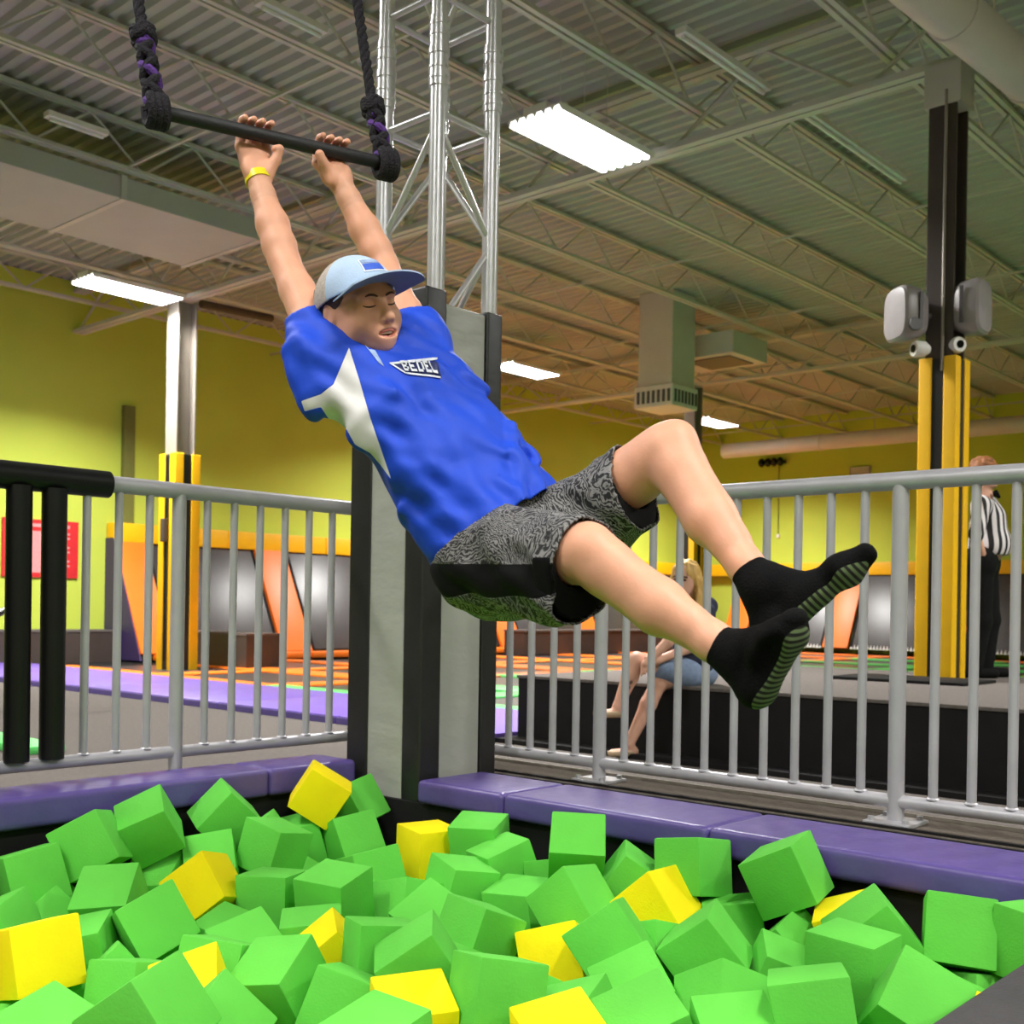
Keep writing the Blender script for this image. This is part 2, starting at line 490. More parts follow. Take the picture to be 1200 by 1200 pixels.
# ------------------------------------------------------------------ truss tower and its padding
TX, TY = .42, -.36
t = thing('truss_tower', (TX, TY, -1.05), 'silver aluminium box truss tower rising to the roof', 'truss')
h = .147
chord = {}
for (i, j) in ((-1, -1), (1, -1), (1, 1), (-1, 1)):
    chord[(i, j)] = MB().tube((TX + i * h, TY + j * h, -1.05), (TX + i * h, TY + j * h, 5.2), .031, n=18).build('chord_tube', M_ALU, t, True)
def cyl(p, z0, z1, r, nm, par): MB().tube((p[0], p[1], z0), (p[0], p[1], z1), r, n=18).build(nm, M_ALU, par, True)
for (i, j), ch in chord.items():
    p = (TX + i * h, TY + j * h)
    zc = 2.72
    cyl(p, zc - .13, zc + .13, .036, 'coupler', ch)
    cyl(p, zc - .012, zc + .012, .040, 'coupler_ring', ch)
    for zz in (-.10, -.06, .06, .10):
        cyl(p, zc + zz - .004, zc + zz + .004, .039, 'coupler_ring', ch)
        MB().tube((p[0] - .05, p[1], zc + zz), (p[0] + .05, p[1], zc + zz), .006, n=6).build('coupler_pin', M_ALU, ch)
faces = [((-1, -1), (1, -1)), ((1, -1), (1, 1)), ((1, 1), (-1, 1)), ((-1, 1), (-1, -1))]
def brace(a, z0, b, z1):
    MB().tube((TX + a[0] * h, TY + a[1] * h, z0), (TX + b[0] * h, TY + b[1] * h, z1), .0125, n=10).build('brace', M_ALU, t, True)
for fi, (a, b) in enumerate(faces):
    for zz in (2.50, 2.94):
        brace(a, zz, b, zz)
    z = 2.46; k = fi
    while z > -.3:
        s, e = (a, b) if k % 2 else (b, a)
        brace(s, z, e, z - .38); z -= .40; k += 1
    z = 2.98; k = fi
    while z < 5.0:
        s, e = (a, b) if k % 2 else (b, a)
        brace(s, z, e, z + .38); z += .40; k += 1

# padding: grey panels between black corner pads
CX, CY, S = .40, -.38, .2
t = thing('column_padding', (CX, CY, -1.05), 'grey and black vinyl padding wrapped round the truss tower', 'padding')
zt = 1.80
def strip(m_, nm, x0, x1, y0, y1, z1=zt, bev=.012):
    return MB().box(x0, x1, y0, y1, -1.05, z1).build(nm, m_, t, True, bev, 3)
for sy in (-1, 1):
    y = CY + sy * S
    strip(M_GREYV, 'grey_panel', CX - S * .48, CX + S * .56, min(y, y - sy * .05), max(y, y - sy * .05), zt - .015)
for sx in (-1, 1):
    x = CX + sx * S
    strip(M_GREYV, 'grey_panel', min(x, x - sx * .05), max(x, x - sx * .05), CY - S * .52, CY + S * .58, zt - .015)
for sx in (-1, 1):
    for sy in (-1, 1):
        x = CX + sx * S; y = CY + sy * S
        ax = .115 * (.8 if sx > 0 else 1); ay = .10 * (.8 if sy > 0 else 1)
        z1 = zt + (.03 if (sx, sy) == (1, -1) else 0)
        pts = [(x + sx * .006, y + sy * .006), (x - sx * ax, y + sy * .006), (x - sx * ax, y - sy * .052), (x - sx * .055, y - sy * .052), (x - sx * .055, y - sy * ay), (x + sx * .006, y - sy * ay)]
        MB().prism([(a, b, -1.05) for a, b in pts], (0, 0, 1.05 + z1)).build('corner_pad', M_BLKV, t, True, .010, 3)

# ------------------------------------------------------------------ columns
def hcol(cx, cy, z0, z1, w, material, t):
    for s in (-1, 1):
        MB().box(cx - w / 2, cx + w / 2, cy + s * w / 2 - .012, cy + s * w / 2 + .012, z0, z1).build('flange', material, t, bevel=.003)
    MB().box(cx - .01, cx + .01, cy - w / 2, cy + w / 2, z0, z1).build('web', material, t)
def colpad(cx, cy, z0, z1, w, label, group=None):
    p = thing('column_pad', (cx, cy, z0), label, 'padding', group)
    MB().box(cx - w / 2 + .012, cx + w / 2 - .012, cy - w / 2 + .012, cy + w / 2 - .012, z0, z1 - .01).build('black_core', M_BLKV, p)
    for sx in (-1, 1):
        for sy in (-1, 1):
            x = cx + sx * w / 2; y = cy + sy * w / 2; a = w * .34
            pts = [(x, y), (x - sx * a, y), (x - sx * a, y - sy * .03), (x - sx * .03, y - sy * .03), (x - sx * .03, y - sy * a), (x, y - sy * a)]
            MB().prism([(u_, v_, z0) for u_, v_ in pts], (0, 0, z1 - z0)).build('corner_pad', M_YELLOW, p, True, .008, 3)
    return p
gx, gy = .44, 4.72
t = thing('steel_column', (gx, gy, .2), 'dark brown steel column carrying two speakers', 'column')
hcol(gx, gy, .2, 4.60, .20, M_COLSTEEL, t)
MB().tube((gx + .03, gy - .125, 2.4), (gx + .03, gy - .125, 4.4), .012, n=8).build('conduit', M_GREYSTEEL, t, True)
MB().box(gx - .13, gx + .13, gy - .13, gy + .13, 4.3, 4.6).build('capital', M_STEELP, t)
colpad(gx, gy, .202, 2.5, .27, 'yellow and black padding round the column with the speakers')
MB_ = MB().box(gx - .5, gx + .45, gy - .75, gy - .15, .2, .222)
tag(MB_.build('floor_mat', M_BLACK, None, True, .006), 'black mat on the platform at the foot of the striped column', 'mat')
gx2, gy2 = -9.6, 4.72
t = thing('steel_column', (gx2, gy2, ZF), 'grey steel column by the lime wall with a bright edge', 'column')
hcol(gx2, gy2, ZF, 4.60, .26, M_GREYSTEEL, t)
p = colpad(gx2, gy2, ZF, 2.6, .38, 'yellow and black padding round the grey column by the lime wall')
MB().tube((gx2 + .0, gy2 - .20, -.1), (gx2, gy2 - .20, 2.55), .012, n=6).build('cable', M_BLACK, p)
MB().box(gx2 - .05, gx2 + .05, gy2 - .25, gy2 - .19, 1.45, 1.75).build('switch_box', M_COLSTEEL, p, bevel=.01)
gx3, gy3 = -7.4, 13.5
t = thing('steel_column', (gx3, gy3, ZF), 'grey steel column below the square air diffuser', 'column')
hcol(gx3, gy3, ZF, 4.60, .22, M_GREYSTEEL, t)
colpad(gx3, gy3, ZF, 2.6, .34, 'yellow and black padding round the column below the air diffuser')

# speakers and cameras on the column
def speaker(c, f, label, k_=1.12):
    c = V(c); f = V(f).normalized(); s_ = V((0, 0, 1)).cross(f); u_ = f.cross(s_)
    t = thing('wall_speaker', c - V((0, 0, .16)), label, 'speaker', 'speakers on the brown column')
    def R_(pts, w0): return [c + f * a + s_ * b + u_ * e for a, b, e in pts]
    # tapered cabinet, wide rounded front
    prof = [(-.10, .09, .13), (-.04, .125, .165), (.04, .135, .175), (.07, .13, .17)]
    m = MB(); rings = []
    vs_ = []
    n = 24
    for (a, rx, rz) in prof:
        for k in range(n):
            an = 2 * math.pi * k / n
            ca, sa = math.cos(an), math.sin(an)
            e = 0.55
            vs_.append(c + f * a * k_ + s_ * (k_ * rx * math.copysign(abs(ca) ** e, ca)) + u_ * (k_ * rz * math.copysign(abs(sa) ** e, sa)))
    fs_ = []
    for i in range(len(prof) - 1):
        for k in range(n): fs_.append((i * n + k, i * n + (k + 1) % n, (i + 1) * n + (k + 1) % n, (i + 1) * n + k))
    fs_.append(tuple(reversed(range(n)))); fs_.append(tuple((len(prof) - 1) * n + k for k in range(n)))
    m.add(vs_, fs_); m.build('cabinet', M_SPK, t, True)
    m = MB(); vs_ = []
    for (a, q) in ((.07, 1), (.085, .93), (.092, .7)):
        for k in range(n):
            an = 2 * math.pi * k / n; ca, sa = math.cos(an), math.sin(an); e = .55
            vs_.append(c + f * a * k_ + s_ * (k_ * .128 * q * math.copysign(abs(ca) ** e, ca)) + u_ * (k_ * .168 * q * math.copysign(abs(sa) ** e, sa)))
    fs_ = []
    for i in range(2):
        for k in range(n): fs_.append((i * n + k, i * n + (k + 1) % n, (i + 1) * n + (k + 1) % n, (i + 1) * n + k))
    fs_.append(tuple(2 * n + k for k in range(n)))
    m.add(vs_, fs_); m.build('front_grille', M_SPK, t, True)
    for s in (-1, 1):
        MB().obox(c + s_ * (.137 * s * k_) - f * .02, f * .012, s_ * .006, u_ * .13).build('trim_band', M_SPKD, t)
    MB().tube(c - u_ * .10 + s_ * .12 + f * .03, c - u_ * .10 + s_ * .165 + f * .03, .045, n=14).build('swivel_knob', M_SPKD, t, True)
    MB().tube(c - f * .1, c - f * .2, .03, n=10).build('bracket', M_SPKD, t, True)
    return t
ca = P(1062, 369, 8.15); cb = P(1139, 361, 8.1)
speaker(ca, RGT0 * -1 - FWD * .25, 'grey loudspeaker on the side of the column towards the air diffuser')
speaker(cb, RGT0 * .75 - FWD * .66, 'grey loudspeaker with round knob above the white camera with black lens')
for (px, py, f, lab) in ((1078, 409, RGT0 * -1 - FWD * .2, 'white bullet camera pointing away under the speaker'), (1120, 405, -FWD + RGT0 * .25, 'white bullet camera with black lens above the yellow padding')):
    c = P(px, py, 8.1); f = f.normalized()
    t = thing('security_camera', c, lab, 'camera', 'cameras on the brown column')
    MB().path([c - f * .07, c - f * .03, c + f * .03, c + f * .05], [.03, .055, .06, .052], 16).build('camera_body', M_WHITE, t, True)
    MB().tube(c + f * .045, c + f * .056, .028, n=14).build('lens', M_LENS, t, True)
    MB().tube(c - f * .06, c - f * .06 + FWD * .1, .02, n=8).build('mount', M_WHITE, t, True)

# ------------------------------------------------------------------ black platform, benches, court
t = thing('stage_platform', (2.5, 4, ZF), 'long low black platform with grey carpet top behind the railing', 'platform')
MB().box(-1.56, 8.0, 2.4, 5.55, ZF, .18).build('platform_body', M_BLACK, t)
MB().box(-1.57, 8.0, 2.39, 5.56, .18, .2).build('carpet_top', M_CARPET, t, bevel=.004)
for (x0, x1, y0, y1, z1, lab) in ((-10.95, -9.1, 5.45, 6.0, .27, 'black bench box in front of the orange bank by the grey column'),
                                  (-10.7, -10.2, 12.3, 17.6, .27, 'black bench box in front of the far trampoline bank')):
    t = thing('bench_box', ((x0 + x1) / 2, (y0 + y1) / 2, -.19), lab, 'bench')
    MB().box(x0, x1, y0, y1, -.19, z1 - .03).build('bench_body', M_COLSTEEL, t)
    MB().box(x0 - .01, x1 + .01, y0 - .01, y1 + .01, z1 - .03, z1).build('bench_top', M_CARPET, t)

ZK = -.19
t = thing('bench_box', (XL + .25, 2.0, ZF), 'low black ledge box along the foot of the lime wall', 'bench')
MB().box(XL + .02, XL + .5, -2.0, 5.15, ZF, .22).build('bench_body', M_COLSTEEL, t)
MB().box(XL + .02, XL + .51, -2.0, 5.16, .22, .25).build('bench_top', M_CARPET, t)
struct(MB().box(XL, XR, 2.2, YB, ZF, ZK - .03).build('court_floor', M_BLACK))
for (a, b) in ((XL + .53, -9.6), (-9.6, -7.2), (-7.2, -4.8), (-4.8, -3.2), (-3.2, -1.58)):
    t = thing('walkway_pad', ((a + b) / 2, 3, ZF), 'long purple walkway pad along the front of the trampoline court', 'pad', 'purple walkway pads')
    MB().box(a + .01, b - .01, 2.16, 3.70, ZF + .02, ZK).build('pad_top', M_PURPLE2, t, True, .015)
    MB().box(a + .01, b - .01, 2.14, 2.165, ZF, ZK - .012).build('pad_edge', M_PURPLE, t)
rows = [(3.72, 3.95), (5.3, 5.85), (7.2, 7.6), (8.9, 9.6), (11.2, 11.7), (13.2, 13.7), (15.2, 15.7), (17.2, 17.7), (19.0, 19.5)]
colsx = [-10.9, -8.6, -6.3, -4.0, -1.7, .6, 2.9]
for i, (y0, y1) in enumerate(rows):
    for k in range(len(colsx) - 1):
        xa, xb = colsx[k], colsx[k + 1]
        if xa > -1.8 and y0 < 5.8: continue
        g = (xa > -6.6 and y0 < 18)
        nm = 'green' if g else 'orange'
        o = MB().box(xa + .01, xb - .01, y0, y1, ZK - .035, ZK).build('frame_pad', M_GREENP if g else M_ORANGE, None, True, .012)
        tag(o, '%s frame pad lying between trampoline beds on the court' % nm, 'pad', '%s frame pads running across the court' % nm)
        if i < len(rows) - 1:
            o = MB().box(xa + .2, xb - .2, y1 + .02, rows[i + 1][0] - .02, ZK - .05, ZK - .03 + .008).build('trampoline_bed', M_BED)
            tag(o, 'flat dark trampoline bed sunk between coloured pads', 'trampoline', 'flat trampoline beds of the court')
            o = MB().box(xb - .2, xb + .2, y1 + .005, rows[i + 1][0] - .005, ZK - .03, ZK - .002).build('frame_pad', M_GREENP if g else M_ORANGE, None, True, .012)
            tag(o, '%s frame pad lying lengthwise between trampoline beds' % nm, 'pad', '%s frame pads running lengthwise' % nm)

# banked trampolines along the two lime walls
ZB0, ZB1 = -.12, 1.56
def bank_piece(name, wall, s0, s1, m_, thick=.04, lift=0.0, f0=0.0, f1=1.0, label=None, cat=None, group=None, parent=None):
    """slab on the inclined bank between s0 and s1 along the wall, from fraction f0 (foot) to f1 (top)"""
    foot, top = .98, .16
    def pt(s, f, up):
        o = foot + (top - foot) * f; z = ZB0 + (ZB1 - ZB0) * f
        nx, nz = .90, .43
        o += nx * up; z += nz * up
        return V((XL + o, s, z)) if wall == 'L' else V((s, YB - o, z))
    m = MB()
    vs_ = [pt(s, f, u_) for u_ in (lift, lift + thick) for f in (f0, f1) for s in (s0, s1)]
    m.add(vs_, [(0, 2, 3, 1), (4, 5, 7, 6), (0, 1, 5, 4), (2, 6, 7, 3), (0, 4, 6, 2), (1, 3, 7, 5)])
    o = m.build(name, m_, parent, True, .01)
    return tag(o, label, cat, group)
per = 2.62
s = 5.22
bank_piece('bank_divider', 'L', 5.22, 5.72, M_ORANGE, .09, .0, label='orange divider pad at the near end of the bank beside the purple end panel', cat='pad', group='orange bank dividers')
for k in range(6):
    a = 5.72 + k * per; b = a + per - .62
    bt = bank_piece('banked_trampoline', 'L', a + .02, b - .02, M_BED, .03, .02, 0.02, 1, ['dark banked trampoline bed beside the orange end divider behind the grey column', 'dark banked trampoline bed partly behind the padded truss column', 'dark banked trampoline bed leaning on the left lime wall beyond the truss column'][min(k, 2)], 'trampoline', 'banked trampolines on the left wall')
    for q in (a + .03, b - .065): bank_piece('bed_border', 'L', q, q + .035, M_BLACK, .02, .045, 0.02, 1, parent=bt)
    if b + .6 < YB - .5:
        bank_piece('bank_divider', 'L', b, b + .6, M_ORANGE, .09, .0, 0, 1, 'orange divider pad leaning between dark beds on the left lime wall', 'pad', 'orange bank dividers')
    o = MB().box(XL + 1.0, XL + 1.42, a - .3, b + .3, ZK, ZK + .10).build('foot_pad', M_ORANGE, None, True, .03)
    tag(o, 'orange pad along the foot of the left trampoline bank', 'pad', 'orange foot pads of the left bank')
for k in range(5):
    a = -10.9 + k * per
    if k: bt = bank_piece('banked_trampoline', 'B', a - per + .64, a - .02, M_BED, .03, .02, .02, 1, 'dark banked trampoline bed leaning on the far lime wall', 'trampoline', 'banked trampolines on the far wall')
    bank_piece('bank_divider', 'B', a, a + .6, M_ORANGE, .09, 0, 0, 1, 'orange divider pad leaning between dark beds on the far lime wall', 'pad', 'orange bank dividers')
    if k:
        for q in (a - .07, a - per + .65): bank_piece('bed_border', 'B', q, q + .04, M_BLACK, .02, .05, .02, 1, parent=bt)
# toothed spring covers at the foot of the beds
for k in range(4):
    a = -10.3 + k * per
    m = MB()
    for q in range(26):
        xx = a + .05 + q * .075
        m.prism([(xx, YB - 1.02, ZB0 + .02), (xx + .06, YB - 1.02, ZB0 + .02), (xx + .03, YB - .99, ZB0 + .11)], (0, -.012, 0))
    tag(m.build('spring_teeth', M_WHITE), 'row of pale spring tabs at the foot of the far bank', 'springs', 'spring tabs of the far bank', 'stuff')
m = MB().prism([(XL + .01, 5.2, ZK), (XL + 1.06, 5.2, ZK), (XL + .24, 5.2, 1.62), (XL + .01, 5.2, 1.62)], (0, .03, 0))
tag(m.build('end_panel', M_DPURPLE), 'purple triangular end panel of the trampoline bank', 'panel')
for k in range(8):
    a = 5.2 + k * 2.0
    o = MB().box(XL + .02, XL + .26, a + .004, min(a + 1.996, YB - .3), 1.56, 1.85).build('top_pad', M_YELLOW, None, True, .02)
    tag(o, 'yellow pad capping the trampoline bank along the left wall', 'pad', 'yellow cap pads on the left wall')
for k in range(10):
    a = XL + .3 + k * 2.0
    o = MB().box(a + .004, a + 1.996, YB - .26, YB - .02, 1.56, 1.85).build('top_pad', M_YELLOW, None, True, .02)
    tag(o, 'yellow pad capping the trampoline bank along the far wall', 'pad', 'yellow cap pads on the far wall')

# things on the walls
def onwallL(px, py):
    r = FWD + RGT * ((px - 600) / FPX) + UPV * ((714 - py) / FPX)
    return CAM + r * ((XL - CAM.x) / r.x)
def onwallB(px, py):
    r = FWD + RGT * ((px - 600) / FPX) + UPV * ((714 - py) / FPX)
    return CAM + r * ((YB - CAM.y) / r.y)
a = onwallL(2, 606); b = onwallL(90, 678)
t = thing('wall_sign', (XL + .01, (a.y + b.y) / 2, b.z), 'red rules sign with pale print on the lime wall', 'sign')
MB().box(XL + .002, XL + .03, a.y, b.y, b.z, a.z).build('sign_board', M_RED, t)
w_ = b.y - a.y; h_ = a.z - b.z
MB().box(XL + .03, XL + .034, a.y + w_ * .16, a.y + w_ * .50, b.z + h_ * .08, b.z + h_ * .80).build('printed_field', M_PINK, t)
for k in range(9):
    MB().box(XL + .03, XL + .034, a.y + w_ * .56, a.y + w_ * (.88 if k % 3 else .78), b.z + h_ * (.12 + .08 * k), b.z + h_ * (.15 + .08 * k)).build('text_line', M_PINK, t)
MB().box(XL + .03, XL + .034, a.y + w_ * .16, a.y + w_ * .88, b.z + h_ * .87, b.z + h_ * .93).build('text_line', M_PINK, t)
a = onwallL(149, 476); b = onwallL(146, 640)
t = tag(MB().box(XL, XL + .10, a.y - .09, a.y + .09, ZF, a.z).build('wall_post', mat('olive_paint', (112, 116, 52), .7), None, bevel=.01), 'olive green post standing against the lime wall', 'post')
a = onwallB(893, 548); b = onwallB(922, 537)
t = thing('wall_lamp_rack', ((a.x + b.x) / 2, YB - .1, a.z), 'small black lamp rack with hanging cord on the far lime wall', 'lamp rack')
MB().box(a.x, b.x, YB - .12, YB - .02, (a.z + b.z) / 2 - .04, (a.z + b.z) / 2 + .04).build('rack_bar', M_LENS, t)
for k in range(4):
    xx = a.x + (b.x - a.x) * (.12 + .25 * k)
    MB().ball((xx, YB - .16, (a.z + b.z) / 2), (.085, .1, .11), 10, 7).build('lamp_head', M_LENS, t, True)
xx = a.x + (b.x - a.x) * .72
MB().tube((xx, YB - .03, a.z), (xx, YB - .03, onwallB(915, 625).z), .008, n=5).build('cord', M_COLSTEEL, t)
MB().box(xx - .04, xx + .04, YB - .04, YB - .005, onwallB(915, 628).z - .04, onwallB(915, 628).z + .04).build('outlet', M_WHITE, t)
a = onwallB(996, 559); b = onwallB(1021, 546)
t = thing('wall_vent', ((a.x + b.x) / 2, YB, a.z), 'small grey louvred vent on the far lime wall', 'vent')
MB().box(a.x, b.x, YB - .03, YB - .002, a.z, b.z).build('vent_frame', M_SPK, t)
for k in range(4):
    zz = a.z + (b.z - a.z) * (.15 + .22 * k)
    MB().box(a.x + .04, b.x - .04, YB - .045, YB - .03, zz, zz + .03).build('louvre', M_DUCT, t)
# slanted dark hand rail beyond the padded posts
t = tag(MB().tube(P(-20, 728, 9.0), P(22, 707, 9.6), .03, n=8).tube(P(-6, 722, 9.2), (P(-6, 722, 9.2).x, P(-6, 722, 9.2).y, ZF), .025, n=8).tube(P(22, 707, 9.6), (P(22, 707, 9.6).x, P(22, 707, 9.6).y, ZF), .025, n=8).build('step_rail', M_BLKFOAM, None, True), 'dark slanted hand rail behind the black padded railing posts', 'hand rail')
tag(MB().box(-4.6, -2.9, -.42, -.16, ZF, ZF + .05).build('floor_pad', M_GREENP, None, True, .015), 'green strip pad on the carpet behind the padded railing posts', 'pad')
# ------------------------------------------------------------------ foam cubes
# each visible cube: colour, near corner and the three corners next to it (as measured), then fitted to a cube
CS = 0.158
CUBES = '''g 12 1005 64 994 29 1062 -25 1016
g 89 1019 61 971 145 992 84 1030
g 139 970 120 947 192 945 155 1019
g 92 1055 89 1021 156 1051 97 1105
y 32 1075 80 1078 54 1167 -10 1092
g 131 1090 85 1092 145 1135 125 1083
g 137 1062 192 1034 168 1114 107 1089
g 170 1117 65 1190 230 1203 208 1104
y 207 1163 193 1146 256 1152 222 1215
y 229 1078 192 1034 281 1043 246 1093
g 227 978 263 942 205 971 252 1009
g 222 1000 203 963 272 1003 227 1040
g 335 963 286 948 320 1020 367 975
y 357 914 405 945 318 971 350 909
g 380 944 424 940 402 997 356 967
g 312 947 355 932 318 997 305 940
g 404 918 380 940 421 958 421 911
g 336 1022 289 1022 337 1087 350 1027
g 406 1029 347 1027 435 1017 405 1092
g 419 997 466 990 433 1050 391 1013
g 425 1074 490 1086 425 1140 400 1080
g 298 1121 266 1094 338 1112 292 1160
g 287 1104 218 1101 300 1122 270 1165
g 326 1145 266 1160 348 1111 343 1205
y 357 1124 398 1084 376 1155 350 1118
g 447 1143 380 1125 422 1203 458 1160
g 340 1092 385 1093 345 1140 333 1088
g 434 1131 506 1086 470 1190 428 1122
y 507 967 474 963 557 968 503 1030
g 560 968 612 967 562 1015 575 959
g 575 988 628 966 591 1048 547 990
g 529 1009 499 1001 581 1022 515 1065
g 657 1007 613 1055 688 1061 700 1015
g 690 1153 657 1098 747 1107 703 1165
g 672 997 673 958 738 1009 678 1048
g 614 1050 582 1050 632 1045 620 1090
y 632 1140 618 1084 680 1131 645 1165
g 576 1060 534 1052 621 1087 556 1122
g 500 1085 470 1068 530 1058 505 1125
g 562 1112 529 1127 632 1135 555 1200
y 470 1190 455 1175 520 1184 462 1245
g 687 1180 645 1195 700 1205 705 1174
y 640 1212 617 1198 703 1198 640 1270
g 725 1178 712 1148 784 1142 735 1225
g 735 1205 722 1190 802 1168 740 1255
g 806 975 757 984 855 988 805 1040
y 800 1065 767 1007 757 1115 842 1070
g 870 1127 825 1070 892 1123 815 1170
g 880 1050 832 1049 893 1105 888 1055
g 931 995 879 1024 954 1052 968 986
g 915 1063 888 1112 966 1122 955 1050
g 900 1113 888 1155 945 1135 905 1106
g 975 1127 880 1142 990 1215 996 1137
g 836 1131 800 1170 885 1165 826 1195
g 812 1208 805 1182 882 1205 812 1270
y 1040 1053 974 1072 1067 1108 1066 1046
g 1047 1063 1010 1092 1080 1100 1052 1058
g 1033 1097 969 1090 1030 1180 1090 1100
g 1160 1048 1083 1038 1150 1130 1186 1080
g 1093 1208 1014 1160 1147 1155 1085 1270
g 1137 1125 1182 1148 1150 1190 1122 1132
g 1200 1078 1184 1072 1225 1085 1198 1140
y 1150 1225 1112 1200 1160 1178 1160 1280
g 16 1059 -30 1080 35 1105 20 1052
g 66 1210 -10 1192 122 1189 66 1290
g 45 1057 20 1085 72 1085 48 1050
g 160 1028 166 1002 195 1022 160 1075
g 245 1178 225 1215 275 1225 250 1165
g 460 1203 420 1200 492 1188 462 1270
g 300 962 275 982 320 992 303 957
g 645 1000 620 1010 668 1010 650 1060
g 745 1002 722 1030 775 1020 748 998
g 190 1130 150 1135 215 1150 190 1200
g 1070 1165 1030 1150 1120 1160 1070 1230
g 770 1075 740 1095 800 1095 770 1140
g 490 1030 460 1045 520 1050 490 1090'''
rng = random.Random(5)
cub = []
def ray_depth(px, py, z):
    r = FWD + RGT * ((px - 600) / FPX) + UPV * ((714 - py) / FPX)
    return (z - CAM.z) / r.z
for ln in CUBES.split('\n'):
    a = ln.split(); col = a[0]; n = [float(x) for x in a[1:]]
    Q = np.array(n[0:2]); E = np.array([[n[2 + 2 * k] - Q[0], -(n[3 + 2 * k] - Q[1])] for k in range(3)]).T
    U, Sg, Vt = np.linalg.svd(E, full_matrices=False)
    W = U @ Vt
    r3 = np.cross(W[0], W[1])
    if r3.sum() < 0: r3 = -r3
    sc = Sg.mean()
    cpx = Q + 0.5 * sc * np.array([W[0].sum(), -W[1].sum()])
    dpl = ray_depth(cpx[0], cpx[1], -0.17)
    ds = CS * FPX / sc
    d = min(max(.7 * dpl + .3 * ds, dpl * .9), dpl * 1.08)
    c = P(cpx[0], cpx[1], d)
    while (c.x < PX0 + .12 or c.y > PY1 - .12 or (abs(c.x - CX) < S + .09 and abs(c.y - CY) < S + .09)) and d > 1:
        d -= .01; c = P(cpx[0], cpx[1], d)
    ax = [RGT * W[0][k] + UPV * W[1][k] + FWD * r3[k] for k in range(3)]
    R = np.array([list(v_.normalized()) for v_ in ax]).T
    if np.linalg.det(R) < 0: R[:, 2] *= -1
    cub.append([np.array(c), R, col, 0])
nvis = len(cub)
def rrot():
    q = np.array([rng.gauss(0, 1) for _ in range(4)]); q /= np.linalg.norm(q)
    w_, x, y, z = q
    return np.array([[1 - 2 * (y * y + z * z), 2 * (x * y - z * w_), 2 * (x * z + y * w_)], [2 * (x * y + z * w_), 1 - 2 * (x * x + z * z), 2 * (y * z - x * w_)], [2 * (x * z - y * w_), 2 * (y * z + x * w_), 1 - 2 * (x * x + y * y)]])
# lower layers that fill the pit under the visible ones
for lay, z in enumerate((-.345, -.51)):
    x = PX0 + .16
    while x < PX1 - .1:
        y = PY1 - .16
        while y > -5.2:
            p = V((x + rng.uniform(-.03, .03), y + rng.uniform(-.03, .03), z + rng.uniform(-.02, .02)))
            q = p - CAM; d = q.dot(FWD)
            if d > .9:
                u_ = 600 + FPX * q.dot(RGT) / d; v_ = 714 - FPX * q.dot(UPV) / d
                if -120 < u_ < 1320 and v_ < (1420 if lay == 0 else 1250):
                    cub.append([np.array(p), rrot(), 'y' if rng.random() < .10 else 'g', 1])
            y -= .178
        x += .178
N = len(cub)
C_ = np.array([c[0] for c in cub]); R_ = np.array([c[1] for c in cub])
C0 = C_.copy()
H_ = np.full((N, 3), CS / 2 - .004)
